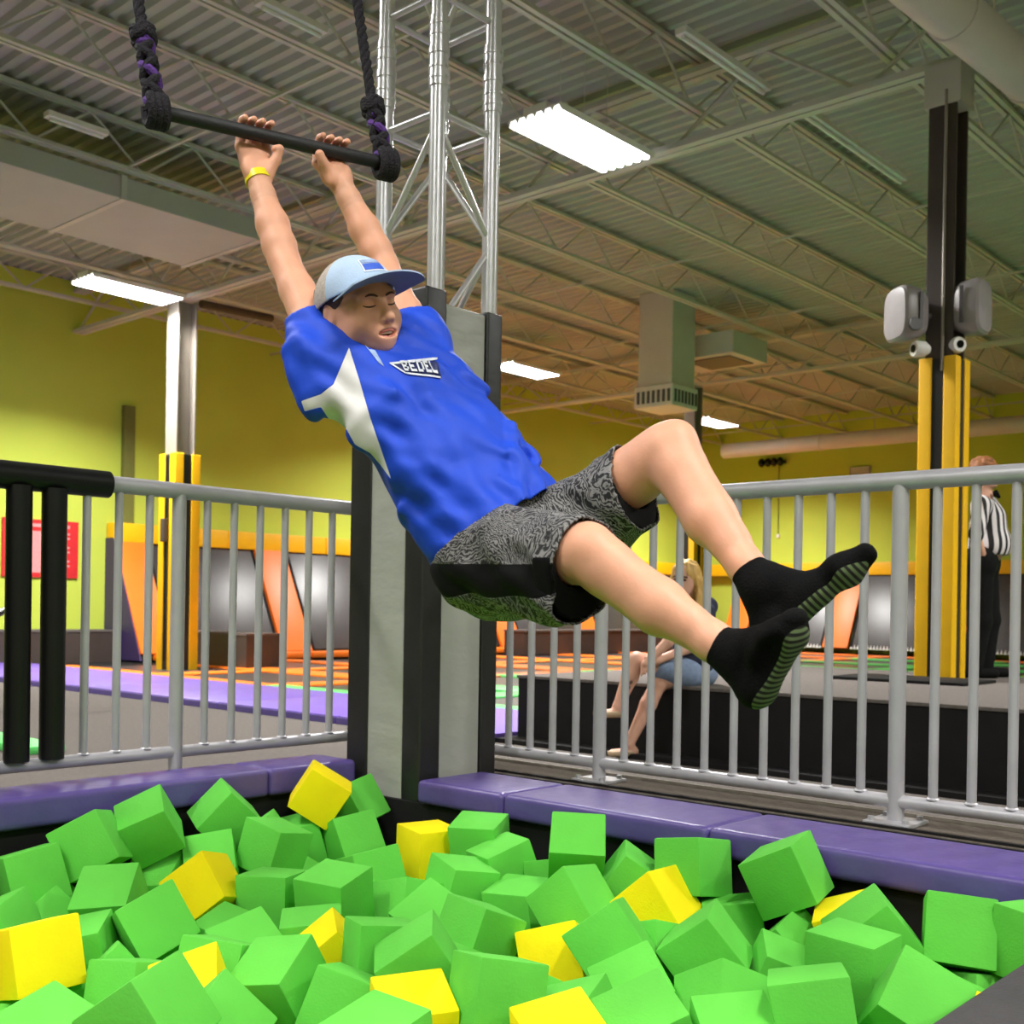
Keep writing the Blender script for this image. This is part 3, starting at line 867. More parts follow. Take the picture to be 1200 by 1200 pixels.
# the padded column is a fixed box in the same solver
C_ = np.vstack([C_, [[CX, CY, 0]]]); R_ = np.concatenate([R_, np.eye(3)[None]]); H_ = np.vstack([H_, [[S + .008, S + .008, 1.0]]])
mob = np.ones(N + 1); mob[N] = 0
RAY = C0[:nvis] - np.array(CAM); RAY /= np.linalg.norm(RAY, axis=1)[:, None]
def relax_step(gain):
    D = np.linalg.norm(C_[:, None] - C_[None], axis=2)
    I, J = np.where(np.triu(D < CS * 1.75, 1))
    k = np.arange(N)
    I = np.concatenate([I[J < N], k]); J = np.concatenate([J[J < N], np.full(N, N)])
    A = np.swapaxes(R_[I], 1, 2); B = np.swapaxes(R_[J], 1, 2)
    X = np.cross(A[:, :, None, :], B[:, None, :, :]).reshape(len(I), 9, 3)
    ax = np.concatenate([A, B, X], 1)
    ln = np.linalg.norm(ax, axis=2)
    ok = ln > .05
    ax = ax / np.maximum(ln, 1e-6)[:, :, None]
    pr = (np.abs(np.einsum('pak,pck->pac', ax, A)) * H_[I][:, None, :]).sum(2) + (np.abs(np.einsum('pak,pck->pac', ax, B)) * H_[J][:, None, :]).sum(2)
    dv = C_[J] - C_[I]
    ds = np.einsum('pak,pk->pa', ax, dv)
    pen = pr - np.abs(ds)
    pen[~ok] = 1e3
    b = pen.argmin(1); pm = pen[np.arange(len(I)), b]
    hit = pm > 0
    n_ = ax[np.arange(len(I)), b] * np.sign(ds[np.arange(len(I)), b] + 1e-9)[:, None]
    wi = mob[I].copy(); wj = mob[J].copy()
    wi[(I < nvis) & (J >= nvis) & (J < N)] = 0          # the lower cubes give way
    wj[(J < nvis) & (I >= nvis) & (I < N)] = 0
    w_ = wi + wj + 1e-9
    push = (n_ * pm[:, None] * gain)
    mv = np.zeros_like(C_)
    np.add.at(mv, I[hit], -(push * (wi / w_)[:, None])[hit]); np.add.at(mv, J[hit], (push * (wj / w_)[:, None])[hit])
    # the top cubes slide mostly along the heap, not sideways
    al_ = (mv[:nvis] * RAY).sum(1)[:, None] * RAY
    mv[:nvis] = al_ + .35 * (mv[:nvis] - al_)
    C_[:] = C_ + mv
    C_[N] = (CX, CY, 0)
    # stay inside the pit
    ex = (np.abs(R_[:N]) * (CS / 2)).sum(2)
    C_[:N, 0] = np.clip(C_[:N, 0], PX0 + .035 + ex[:, 0], PX1 - .03 - ex[:, 0])
    C_[:N, 1] = np.minimum(C_[:N, 1], PY1 - .035 - ex[:, 1])
    C_[:N, 2] = np.maximum(C_[:N, 2], -1.04 + ex[:, 2])
    C_[nvis:N, 2] = np.minimum(C_[nvis:N, 2], -.27)
    return pm[hit].sum(), hit.sum()
for it in range(80):
    relax_step(.4)
    if it < 70: C_[:nvis] += (C0[:nvis] - C_[:nvis]) * .12
for it in range(12): rep = relax_step(.4)
print('cube relax', rep, N, 'moved', np.linalg.norm(C_[:nvis] - C0[:nvis], axis=1).mean())

def cube_mesh(seed, m_):
    r = random.Random(seed)
    bm = bmesh.new()
    bmesh.ops.create_cube(bm, size=CS)
    for v_ in bm.verts: v_.co += V((r.uniform(-1, 1), r.uniform(-1, 1), r.uniform(-1, 1))) * .003
    bmesh.ops.bevel(bm, geom=list(bm.edges), offset=.006, segments=2, affect='EDGES', profile=.6)
    me = bpy.data.meshes.new('foam_cube')
    bm.to_mesh(me); bm.free()
    me.polygons.foreach_set('use_smooth', [True] * len(me.polygons))
    me.set_sharp_from_angle(angle=math.radians(50))
    me.materials.append(m_)
    return me
MG = [cube_mesh(i, M_FOAMG) for i in range(5)]
MY = [cube_mesh(i + 9, M_FOAMY) for i in range(3)]
own = {4: 'yellow foam cube with two big bright faces lying below the black padded posts', 13: 'yellow foam cube tipped on its corner in front of the left edge pad', 28: 'yellow foam cube standing upright against the foot of the padded column',
       46: 'yellow foam cube tipped towards the railing with three faces showing', 55: 'yellow foam cube half hidden near the purple pad under the silver railing post', 9: 'yellow foam cube lying between green cubes below the left edge pad'}
for i in range(N):
    c, R, col, lay = cub[i]
    o = bpy.data.objects.new('foam_cube', (MY if col == 'y' else MG)[i % (3 if col == 'y' else 5)])
    COL.objects.link(o)
    o.matrix_world = Matrix(((*R[0], C_[i][0]), (*R[1], C_[i][1]), (*R[2], C_[i][2]), (0, 0, 0, 1)))
    if col == 'y': tag(o, own.get(i, 'yellow foam cube half buried among the green ones in the pit'), 'foam cube', 'yellow foam cubes in the pit')
    elif lay: tag(o, 'green foam cube deep in the pit under the top ones', 'foam cube', 'green foam cubes deep in the pit')
    else:
        p = C_[i]
        yl = [j for j in range(nvis) if cub[j][2] == 'y']
        if abs(p[0] - CX) < S + .22 and abs(p[1] - CY) < S + .22: k = 'green foam cube at the foot of the padded truss column'
        elif p[0] < PX0 + .22: k = 'green foam cube lying against the pit wall below the left railing'
        elif p[1] > PY1 - .24: k = 'green foam cube lying against the pit wall below the right railing'
        elif p[0] > PX1 - .26: k = 'green foam cube lying beside the dark platform mat'
        elif min(np.linalg.norm(C_[j] - p) for j in yl) < CS * 1.12: k = 'green foam cube touching a yellow cube on top of the heap'
        else: k = 'green foam cube lying on top of the heap among other green ones'
        tag(o, k, 'foam cube', k.replace('green foam cube', 'green foam cubes'))
# ------------------------------------------------------------------ soft bodies: distance field + surface nets
class Field:
    def __init__(s, lo, hi, h):
        s.lo = np.array(lo, float); s.h = h
        s.n = np.ceil((np.array(hi, float) - s.lo) / h).astype(int) + 1
        s.F = np.full(tuple(s.n), 0.5, np.float32)
    def sub(s, lo, hi):
        a = np.clip(np.floor((np.array(lo) - s.lo) / s.h).astype(int), 0, s.n)
        b = np.clip(np.ceil((np.array(hi) - s.lo) / s.h).astype(int) + 1, 0, s.n)
        if (b <= a).any(): return None, None
        sl = tuple(slice(a[i], b[i]) for i in range(3))
        ax = [(s.lo[i] + s.h * np.arange(a[i], b[i])).astype(np.float32) for i in range(3)]
        return sl, (ax[0][:, None, None], ax[1][None, :, None], ax[2][None, None, :])
    def put(s, sl, D, k, op='add'):
        A = s.F[sl]
        if op == 'add':
            if k > 0:
                h = np.clip(.5 + .5 * (A - D) / k, 0, 1)
                s.F[sl] = A + (D - A) * h - k * h * (1 - h)
            else: s.F[sl] = np.minimum(A, D)
        else:
            D = -D
            if k > 0:
                h = np.clip(.5 - .5 * (A - D) / k, 0, 1)
                s.F[sl] = A + (D - A) * h + k * h * (1 - h)
            else: s.F[sl] = np.maximum(A, D)
    def cap(s, a, b, ra, rb=None, k=.02, op='add', flat=None, fs=1.0):
        """tapered capsule; flat = axis along which it is squeezed by fs"""
        rb = ra if rb is None else rb
        a = np.array(a, float); b = np.array(b, float); r = max(ra, rb) * max(1, 1 / fs if fs < 1 else fs) + k + .03
        sl, X = s.sub(np.minimum(a, b) - r, np.maximum(a, b) + r)
        if sl is None: return
        p = [X[i] - a[i] for i in range(3)]; ab = b - a; L2 = max((ab ** 2).sum(), 1e-12)
        t = np.clip((p[0] * ab[0] + p[1] * ab[1] + p[2] * ab[2]) / L2, 0, 1)
        q = [p[i] - t * ab[i] for i in range(3)]
        if flat is not None:
            f = np.array(flat, float); f /= np.linalg.norm(f)
            dn = (q[0] * f[0] + q[1] * f[1] + q[2] * f[2]) * (1 / fs - 1)
            q = [q[i] + dn * f[i] for i in range(3)]
        D = np.sqrt(q[0] ** 2 + q[1] ** 2 + q[2] ** 2) - (ra + (rb - ra) * t)
        if fs < 1: D = D * (0.5 + .5 * fs)
        s.put(sl, D, k, op)
    def ell(s, c, ax, r, k=.02, op='add'):
        c = np.array(c, float); ax = np.array([list(v_) for v_ in ax], float); r = np.array(r, float)
        m_ = r.max() + k + .03
        sl, X = s.sub(c - m_, c + m_)
        if sl is None: return
        p = [X[i] - c[i] for i in range(3)]
        l = [p[0] * ax[j][0] + p[1] * ax[j][1] + p[2] * ax[j][2] for j in range(3)]
        k0 = np.sqrt(sum((l[j] / r[j]) ** 2 for j in range(3)))
        k1 = np.sqrt(sum((l[j] / r[j] ** 2) ** 2 for j in range(3))) + 1e-9
        s.put(sl, (k0 * (k0 - 1) / k1).astype(np.float32), k, op)
    def plane(s, p, n, k=0.0):
        """cut away everything on the side n points to"""
        sl, X = s.sub(s.lo - 1, s.lo + s.h * s.n + 1)
        n = np.array(n, float); n /= np.linalg.norm(n); p = np.array(p, float)
        D = (X[0] - p[0]) * n[0] + (X[1] - p[1]) * n[1] + (X[2] - p[2]) * n[2]
        s.put(sl, -D, k, 'cut')
    def wrinkle(s, amp, waves):
        sl, X = s.sub(s.lo - 1, s.lo + s.h * s.n + 1)
        near = np.abs(s.F) < .05
        I = np.where(near)
        x = s.lo[0] + s.h * I[0]; y = s.lo[1] + s.h * I[1]; z = s.lo[2] + s.h * I[2]
        d = np.zeros(len(x))
        for (kx, ky, kz, ph, a) in waves:
            d += a * np.sin(kx * x + ky * y + kz * z + ph + 1.1 * np.sin(.55 * kx * y - .4 * kz * x + .5 * ky * z))
        s.F[I] += (amp * d).astype(np.float32)
    def mesh(s):
        F = s.F; n = F.shape
        S_ = F < 0
        c = np.zeros(tuple(k - 1 for k in n), np.int8)
        for i in (0, 1):
            for j in (0, 1):
                for k in (0, 1):
                    c += S_[i:n[0] - 1 + i, j:n[1] - 1 + j, k:n[2] - 1 + k]
        act = (c > 0) & (c < 8)
        I = np.argwhere(act)
        idx = np.full(act.shape, -1, np.int32); idx[act] = np.arange(len(I))
        acc = np.zeros((len(I), 3)); cnt = np.zeros(len(I))
        cor = [(i, j, k) for i in (0, 1) for j in (0, 1) for k in (0, 1)]
        val = {q: F[I[:, 0] + q[0], I[:, 1] + q[1], I[:, 2] + q[2]].astype(float) for q in cor}
        for q in cor:
            for a in range(3):
                if q[a] == 0:
                    q2 = list(q); q2[a] = 1; q2 = tuple(q2)
                    f0, f1 = val[q], val[q2]
                    m_ = (f0 < 0) != (f1 < 0)
                    t = np.where(m_, f0 / np.where(np.abs(f0 - f1) < 1e-12, 1, f0 - f1), 0)
                    pt = np.tile(np.array(q, float), (len(I), 1)); pt[:, a] += t
                    acc += pt * m_[:, None]; cnt += m_
        vtx = s.lo + s.h * (I + acc / np.maximum(cnt, 1)[:, None])
        quads = []
        for a in range(3):
            b, d = (a + 1) % 3, (a + 2) % 3
            sa = [slice(None)] * 3; sb = [slice(None)] * 3
            sa[a] = slice(0, n[a] - 1); sb[a] = slice(1, n[a])
            for w_ in (b, d):
                sa[w_] = slice(1, n[w_] - 1); sb[w_] = slice(1, n[w_] - 1)
            A, B = S_[tuple(sa)], S_[tuple(sb)]
            E = np.argwhere(A != B)
            if not len(E): continue
            fl = A[E[:, 0], E[:, 1], E[:, 2]]
            g = E.copy(); g[:, b] += 1; g[:, d] += 1
            def at(db, dd):
                h = g.copy(); h[:, b] += db; h[:, d] += dd
                return idx[h[:, 0], h[:, 1], h[:, 2]]
            q = np.stack([at(-1, -1), at(0, -1), at(0, 0), at(-1, 0)], 1)
            q[~fl] = q[~fl][:, ::-1]
            quads.append(q)
        return vtx, np.concatenate(quads)

def smooth_verts(v, q, it=2, lam=.5):
    e = np.concatenate([q[:, [0, 1]], q[:, [1, 2]], q[:, [2, 3]], q[:, [3, 0]]])
    for _ in range(it):
        acc = np.zeros_like(v); cnt = np.zeros(len(v))
        for a, b in ((0, 1), (1, 0)):
            np.add.at(acc, e[:, a], v[e[:, b]]); np.add.at(cnt, e[:, a], 1)
        v = v + lam * (acc / np.maximum(cnt, 1)[:, None] - v)
    return v

def split(v, f, s):
    """cut a mesh along s = 0; returns (positive part, negative part)"""
    tr = []
    f = np.asarray(f)
    t = np.concatenate([f[:, [0, 1, 2]], f[:, [0, 2, 3]]]) if f.shape[1] == 4 else f
    pos = s[t] > 0
    np_ = pos.sum(1)
    P_ = [t[np_ == 3]]; N_ = [t[np_ == 0]]
    vv = list(map(tuple, v)); cache = {}
    def mid(a, b):
        k = (min(a, b), max(a, b))
        if k not in cache:
            w_ = s[a] / (s[a] - s[b])
            cache[k] = len(vv); vv.append(tuple(v[a] + (v[b] - v[a]) * w_))
        return cache[k]
    pp = []; nn = []
    for tri in t[(np_ == 1) | (np_ == 2)]:
        sg = [s[i] > 0 for i in tri]
        lone = True if sum(sg) == 1 else False
        k = sg.index(lone)
        a, b, c = tri[k], tri[(k + 1) % 3], tri[(k + 2) % 3]
        m1, m2 = mid(a, b), mid(a, c)
        one = [(a, m1, m2)]; two = [(m1, b, c), (m1, c, m2)]
        if lone: pp += one; nn += two
        else: nn += one; pp += two
    vv = np.array(vv)
    def pack(L, extra):
        T = np.concatenate(L + ([np.array(extra)] if extra else []))
        u, inv = np.unique(T, return_inverse=True)
        return vv[u], inv.reshape(-1, 3)
    return pack(P_, pp), pack(N_, nn)

def mesh_obj(name, parts, m_, parent=None, smooth=True):
    """parts: list of (verts, faces) joined into one mesh object"""
    vs_ = []; fs_ = []; n = 0
    for v, f in parts:
        vs_.append(np.asarray(v)); fs_ += (np.asarray(f) + n).tolist(); n += len(v)
    a = np.concatenate(vs_)
    org = np.array(wloc(parent)) if parent is not None else np.array([(a[:, 0].min() + a[:, 0].max()) / 2, (a[:, 1].min() + a[:, 1].max()) / 2, a[:, 2].min()])
    me = bpy.data.meshes.new(name)
    me.from_pydata((a - org).tolist(), [], fs_)
    for mm in (m_ if isinstance(m_, (list, tuple)) else [m_]): me.materials.append(mm)
    if smooth: me.polygons.foreach_set('use_smooth', [True] * len(me.polygons))
    o = bpy.data.objects.new(name, me); COL.objects.link(o)
    if parent is not None: o.parent = parent
    else: o.location = org
    return o
def A3(v): return np.array(v, float)
def unit(v): return v / np.linalg.norm(v)
def in_poly(px, py, poly):
    """signed distance (positive inside) to a polygon"""
    d = np.full(len(px), 1e9); ins = np.zeros(len(px), bool)
    n = len(poly)
    for i in range(n):
        x0, y0 = poly[i]; x1, y1 = poly[(i + 1) % n]
        ex, ey = x1 - x0, y1 - y0
        t = np.clip(((px - x0) * ex + (py - y0) * ey) / (ex * ex + ey * ey), 0, 1)
        d = np.minimum(d, np.hypot(px - x0 - t * ex, py - y0 - t * ey))
        c = ((y0 > py) != (y1 > py)) & (px < (x1 - x0) * (py - y0) / ((y1 - y0) if y1 != y0 else 1e-9) + x0)
        ins ^= c
    return np.where(ins, d, -d)
def proj(v):
    q = v - A3(CAM); d = q @ A3(FWD)
    return 600 + FPX * (q @ A3(RGT)) / d, 714 - FPX * (q @ A3(UPV)) / d
# ------------------------------------------------------------------ trapeze
BL = A3(P(183, 130, 2.392)); BR = A3(P(452, 192, 2.657))
BR[2] = BL[2] = (BL[2] + BR[2]) / 2
bd = unit(BR - BL)                                       # along the bar, towards the far end
bk = unit(np.array([-bd[1], bd[0], 0]))                  # horizontal, square to the bar
if bk @ A3(FWD) < 0: bk = -bk                            # pointing away from the viewer
UZ = np.array([0, 0, 1.0])
t = thing('trapeze', tuple((BL + BR) / 2), 'black trapeze bar hanging on two black and purple ropes', 'trapeze')
MB().path([BL - bd * .012, BL, BR, BR + bd * .012], [.010, .0148, .0148, .010], 20).build('bar', M_BAR, t, True)
def rope(end, knot, top):
    end, knot, top = A3(end), A3(knot), A3(top)
    d = unit(top - knot); s_ = unit(np.cross(d, bd)); u_ = np.cross(d, s_)
    # main rope: three twisted strands
    L = np.linalg.norm(top - knot)
    r = None
    for k in range(3):
        pts = []
        n = int(L / .014)
        for i in range(n + 1):
            an = 2 * math.pi * (i * .014 / .075) + k * 2.094
            pts.append(knot + d * (i * .014) + s_ * (.0062 * math.cos(an)) + u_ * (.0062 * math.sin(an)))
        o = MB().path(pts, .0075, 8).build('rope' if k == 0 else 'strand', M_ROPE, t if k == 0 else r, True)
        if k == 0: r = o
    # thick spliced lower part
    d2 = unit(knot - end); L2 = np.linalg.norm(knot - end); a = unit(np.cross(d2, bd)); b = np.cross(d2, a)
    for k in range(4):
        pts = []; n = int(L2 / .009)
        for i in range(n + 1):
            an = 2 * math.pi * (i * .009 / .085) * (1 if k % 2 else -1) + k * 1.571
            rr = .0125 + .003 * (1 - i / n)
            pts.append(end + d2 * (L2 * i / n) + a * (rr * math.cos(an)) + b * (rr * math.sin(an)))
        MB().path(pts, .0098, 8).build('splice_strand', M_ROPEP if k == 2 else M_ROPE, r, True)
    # knot and the eye around the bar end
    for k in range(4):
        an = k * 1.571
        pts = [knot + d * (.012 * math.sin(2 * q + an)) + (s_ * math.cos(q) + u_ * math.sin(q)) * .019 for q in np.linspace(an, an + 4.2, 14)]
        MB().path(pts, .0105, 8).build('knot_loop', M_ROPE, r, True)
    MB().ball(V(tuple(knot - d * .022)), (.019, .019, .012), 12, 8).build('binding', M_ROPEP, r, True)
    for k in range(3):
        off = bd * ((k - 1) * .013)
        pts = [end + off + a * (.026 * math.sin(q)) - d2 * (.030 * math.cos(q)) * 1.0 for q in np.linspace(-2.3, 2.3, 16)]
        MB().path(pts, .0115, 8).build('eye_loop', M_ROPE, r, True)
def up_from(px0, py0, d0, px1, py1, d1, h):
    a = A3(P(px0, py0, d0)); b = A3(P(px1, py1, d1)); return a + (b - a) * (h / max(.01, b[2] - a[2]))
kL = A3(P(168, 42, 2.43)); kR = A3(P(437, 126, 2.70))
rope(BL, kL, up_from(168, 42, 2.43, 158, -30, 2.49, 5.30 - kL[2]))
rope(BR, kR, up_from(437, 126, 2.70, 417, -10, 2.78, 5.30 - kR[2]))

# ------------------------------------------------------------------ the swinging boy
M_SKIN = mat('skin', (226, 166, 136), .5, var=.05, scale=22, bump=.05, bscale=180, sss=.12, spec=.4)
M_SHIRT = mat('blue_jersey', (28, 72, 200), .6, var=.06, scale=9, bump=.3, bscale=16, spec=.3)
M_SHIRTW = mat('white_jersey', (224, 222, 220), .6, var=.03, scale=9, bump=.2, bscale=14)
M_NAVY = mat('navy_print', (20, 34, 96), .55)
M_PRINTW = mat('white_print', (226, 230, 238), .5)
M_LBLUE = mat('pale_blue_print', (150, 172, 210), .6, var=.25, scale=60)
M_CAPB = mat('cap_blue', (176, 198, 226), .8, var=.04, scale=30, bump=.15, bscale=300)
M_CAPM = mat('cap_mesh', (188, 176, 166), .8, var=.18, scale=160, bump=.4, bscale=350)
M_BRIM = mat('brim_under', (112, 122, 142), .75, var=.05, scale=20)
M_HAIR = mat('brown_hair', (74, 52, 38), .6, var=.4, scale=60, bump=.5, bscale=200, stretch=(1, 1, .3))
M_SOCK = mat('black_sock', (17, 17, 18), .9, var=.15, scale=60, bump=.3, bscale=300, spec=.1)
M_BAND = mat('yellow_band', (236, 220, 20), .4, var=.05)
M_LIP = mat('lips', (198, 120, 104), .45, var=.05, scale=60)
M_MOUTH = mat('mouth_dark', (84, 36, 34), .5)
M_TEETH = mat('teeth', (224, 214, 204), .3)
M_LASH = mat('lash_line', (66, 44, 36), .7)
M_BROW = mat('eyebrow', (86, 58, 44), .8, var=.2, scale=200)
M_BLKCLOTH = mat('black_cloth', (17, 17, 17), .85, var=.12, scale=20, spec=.15)

def shorts_material():
    m = bpy.data.materials.new('heather_shorts'); m.use_nodes = True
    nt = m.node_tree; b = nt.nodes['Principled BSDF']; b.inputs['Roughness'].default_value = .8
    tc = nt.nodes.new('ShaderNodeTexCoord')
    nz = nt.nodes.new('ShaderNodeTexNoise'); nz.inputs['Scale'].default_value = 7.0; nz.inputs['Detail'].default_value = 3
    nt.links.new(tc.outputs['Object'], nz.inputs['Vector'])
    mx = nt.nodes.new('ShaderNodeMix'); mx.data_type = 'VECTOR'; mx.inputs[0].default_value = .16
    nt.links.new(tc.outputs['Object'], mx.inputs[4]); nt.links.new(nz.outputs['Color'], mx.inputs[5])
    wv = nt.nodes.new('ShaderNodeTexWave'); wv.inputs['Scale'].default_value = 60; wv.inputs['Distortion'].default_value = 9
    wv.inputs['Detail'].default_value = 3; wv.inputs['Detail Scale'].default_value = 2.0; wv.bands_direction = 'DIAGONAL'
    nt.links.new(mx.outputs[1], wv.inputs['Vector'])
    rp = nt.nodes.new('ShaderNodeValToRGB')
    rp.color_ramp.elements[0].position = .25; rp.color_ramp.elements[0].color = lin((25, 25, 27))
    rp.color_ramp.elements[1].position = .85; rp.color_ramp.elements[1].color = lin((132, 130, 128))
    nt.links.new(wv.outputs['Fac'], rp.inputs[0]); nt.links.new(rp.outputs[0], b.inputs['Base Color'])
    return m
M_SHORTS = shorts_material()

J = {k: A3(P(*v)) for k, v in dict(
    wR=(303, 212, 2.50), eR=(333, 306, 2.44), sR=(386, 424, 2.31),
    wL=(400, 216, 2.60), eL=(450, 312, 2.585), sL=(486, 402, 2.44),
    hR=(566, 648, 2.26), hL=(640, 636, 2.36), kR=(688, 648, 1.96), kL=(783, 527, 2.15),
    aR=(866, 773, 1.80), aL=(892, 690, 1.97)).items()}
hipC = (J['hR'] + J['hL']) / 2; shC = (J['sR'] + J['sL']) / 2
tu = unit(shC - hipC)                                    # up the spine
tl = J['sL'] - J['sR'] + (J['hL'] - J['hR']); tl = unit(tl - tu * (tl @ tu))   # to his left
tf = np.cross(tl, tu)                                    # to his front
TL = np.linalg.norm(shC - hipC)
for a_, b_ in (('wR', 'eR'), ('eR', 'sR'), ('wL', 'eL'), ('eL', 'sL'), ('hR', 'kR'), ('kR', 'aR'), ('hL', 'kL'), ('kL', 'aL')):
    print(a_, b_, round(float(np.linalg.norm(J[a_] - J[b_])), 3))
print('torso', TL, 'sh', np.linalg.norm(J['sL'] - J['sR']), 'hip', np.linalg.norm(J['hL'] - J['hR']))

root = thing('person', (float(hipC[0]), float(hipC[1]), float(A3(P(900, 830, 1.8))[2])), 'boy in blue jersey, patterned shorts and pale cap swinging from the trapeze', 'person')

# head frame (front, left, up) from yaw, pitch, roll towards the viewer
def head_frame(yaw, pit, rol):
    y, p, r = map(math.radians, (yaw, pit, rol))
    Rg, Up, Fw = A3(RGT), A3(UPV), A3(FWD)
    fr = Rg * (math.sin(y) * math.cos(p)) + Up * math.sin(p) - Fw * (math.cos(y) * math.cos(p))
    lf = Rg * math.cos(y) + Fw * math.sin(y)
    up = np.cross(fr, lf)
    return fr, lf * math.cos(r) + up * math.sin(r), up * math.cos(r) - lf * math.sin(r)
hf, hl, hu = head_frame(46, -3, 16)
HC = A3(P(419, 361, 2.32)); HS = .895
def hp(f, l, u_): return HC + (hf * f + hl * l + hu * u_) * HS
HA = (hf, hl, hu)
def er(*r): return [x * HS for x in r]

# ---- head
lo = HC - .17; hi = HC + .17
G = Field(lo, hi, .0022)
G.ell(hp(-.008, 0, .024), HA, er(.094, .075, .080), .0)
G.ell(hp(.012, 0, -.030), HA, er(.078, .066, .070), .03)
G.ell(hp(.044, 0, -.066), HA, er(.044, .046, .038), .03)
G.ell(hp(.068, 0, -.092), HA, er(.018, .022, .015), .02)          # chin
for s in (-1, 1):
    G.ell(hp(.054, s * .040, -.034), HA, er(.030, .026, .030), .02)   # cheeks
    G.ell(hp(.010, s * .056, -.062), HA, er(.030, .014, .024), .025)  # jaw angle
    G.ell(hp(.072, s * .030, .020), HA, er(.014, .026, .010), .014)   # brow
    G.ell(hp(.089, s * .031, .000), HA, er(.012, .017, .010), .010, 'cut')  # eye socket
    G.ell(hp(.068, s * .031, .000), HA, er(.0155, .0165, .0125), .004)      # lidded eye
    # ear
    G.ell(hp(-.012, s * .074, -.012), HA, er(.018, .010, .029), .008)
    G.ell(hp(-.006, s * .085, -.010), HA, er(.009, .006, .017), .004, 'cut')
G.cap(hp(.084, 0, .002), hp(.104, 0, -.030), .0085 * HS, .0115 * HS, .010)          # nose
G.ell(hp(.101, 0, -.033), HA, er(.0125, .0125, .0095), .006)
for s in (-1, 1):
    G.ell(hp(.092, s * .0125, -.037), HA, er(.010, .0085, .0075), .005)
    G.ell(hp(.100, s * .0075, -.0445), HA, er(.005, .0040, .004), .002, 'cut')
G.ell(hp(.078, 0, -.066), HA, er(.018, .030, .022), .012)          # muzzle
G.ell(hp(.093, .0, -.066), HA, er(.018, .0265, .0090), .004, 'cut')       # open mouth
nb = shC + tu * .0 + tf * .0
G.cap(nb, hp(-.020, 0, -.050), .044, .044, .015)
hv, hq = G.mesh(); hv = smooth_verts(hv, hq, 2, .4)

# ---- arms, trunk and legs
al = list(J.values())
G = Field(np.min(al, 0) - .13, np.max(al, 0) + .12, .0036)
def limb(pts, k=.012):
    for i in range(len(pts) - 1):
        G.cap(pts[i][0], pts[i + 1][0], pts[i][1], pts[i + 1][1], k)
def lerp(a, b, t_): return a + (b - a) * t_
for q in 'RL':
    w_, e_, s_ = J['w' + q], J['e' + q], J['s' + q]
    limb([(w_ + (w_ - e_) * .06, .0235), (lerp(w_, e_, .18), .0255), (lerp(w_, e_, .55), .0345), (lerp(w_, e_, .82), .0355), (e_, .0325), (lerp(e_, s_, .3), .0365), (lerp(e_, s_, .65), .0425), (s_, .047)])
    sd = 1 if q == 'L' else -1
    G.cap(s_, shC + tu * -.06, .047, .05, .02)
G.cap(shC - tu * .10, hipC + tu * .08, .070, .080, .03, flat=tl, fs=1.3)
for q in 'RL':
    h_, k_, a_ = J['h' + q], J['k' + q], J['a' + q]
    limb([(h_, .066), (lerp(h_, k_, .45), .058), (lerp(h_, k_, .75), .055), (lerp(h_, k_, .9), .052), (k_, .049)], .02)
    ta = unit(a_ - k_); tk = unit(k_ - h_)
    fwd = unit(tk - ta * (tk @ ta))                     # towards the shin
    limb([(k_, .048), (lerp(k_, a_, .14), .044), (lerp(k_, a_, .5) - fwd * .006, .043), (lerp(k_, a_, .85), .030), (a_, .0275)], .02)
    G.cap(lerp(k_, a_, .16) - fwd * .014, lerp(k_, a_, .50) - fwd * .014, .038, .034, .025)   # calf
    G.ell(k_ + fwd * .022 + tk * .010, (fwd, ta, np.cross(fwd, ta)), (.030, .034, .030), .02)         # knee cap
    G.cap(lerp(k_, a_, .1) + fwd * .030, lerp(k_, a_, .7) + fwd * .018, .012, .010, .03)      # shin
bv, bq = G.mesh(); bv = smooth_verts(bv, bq, 2, .5)

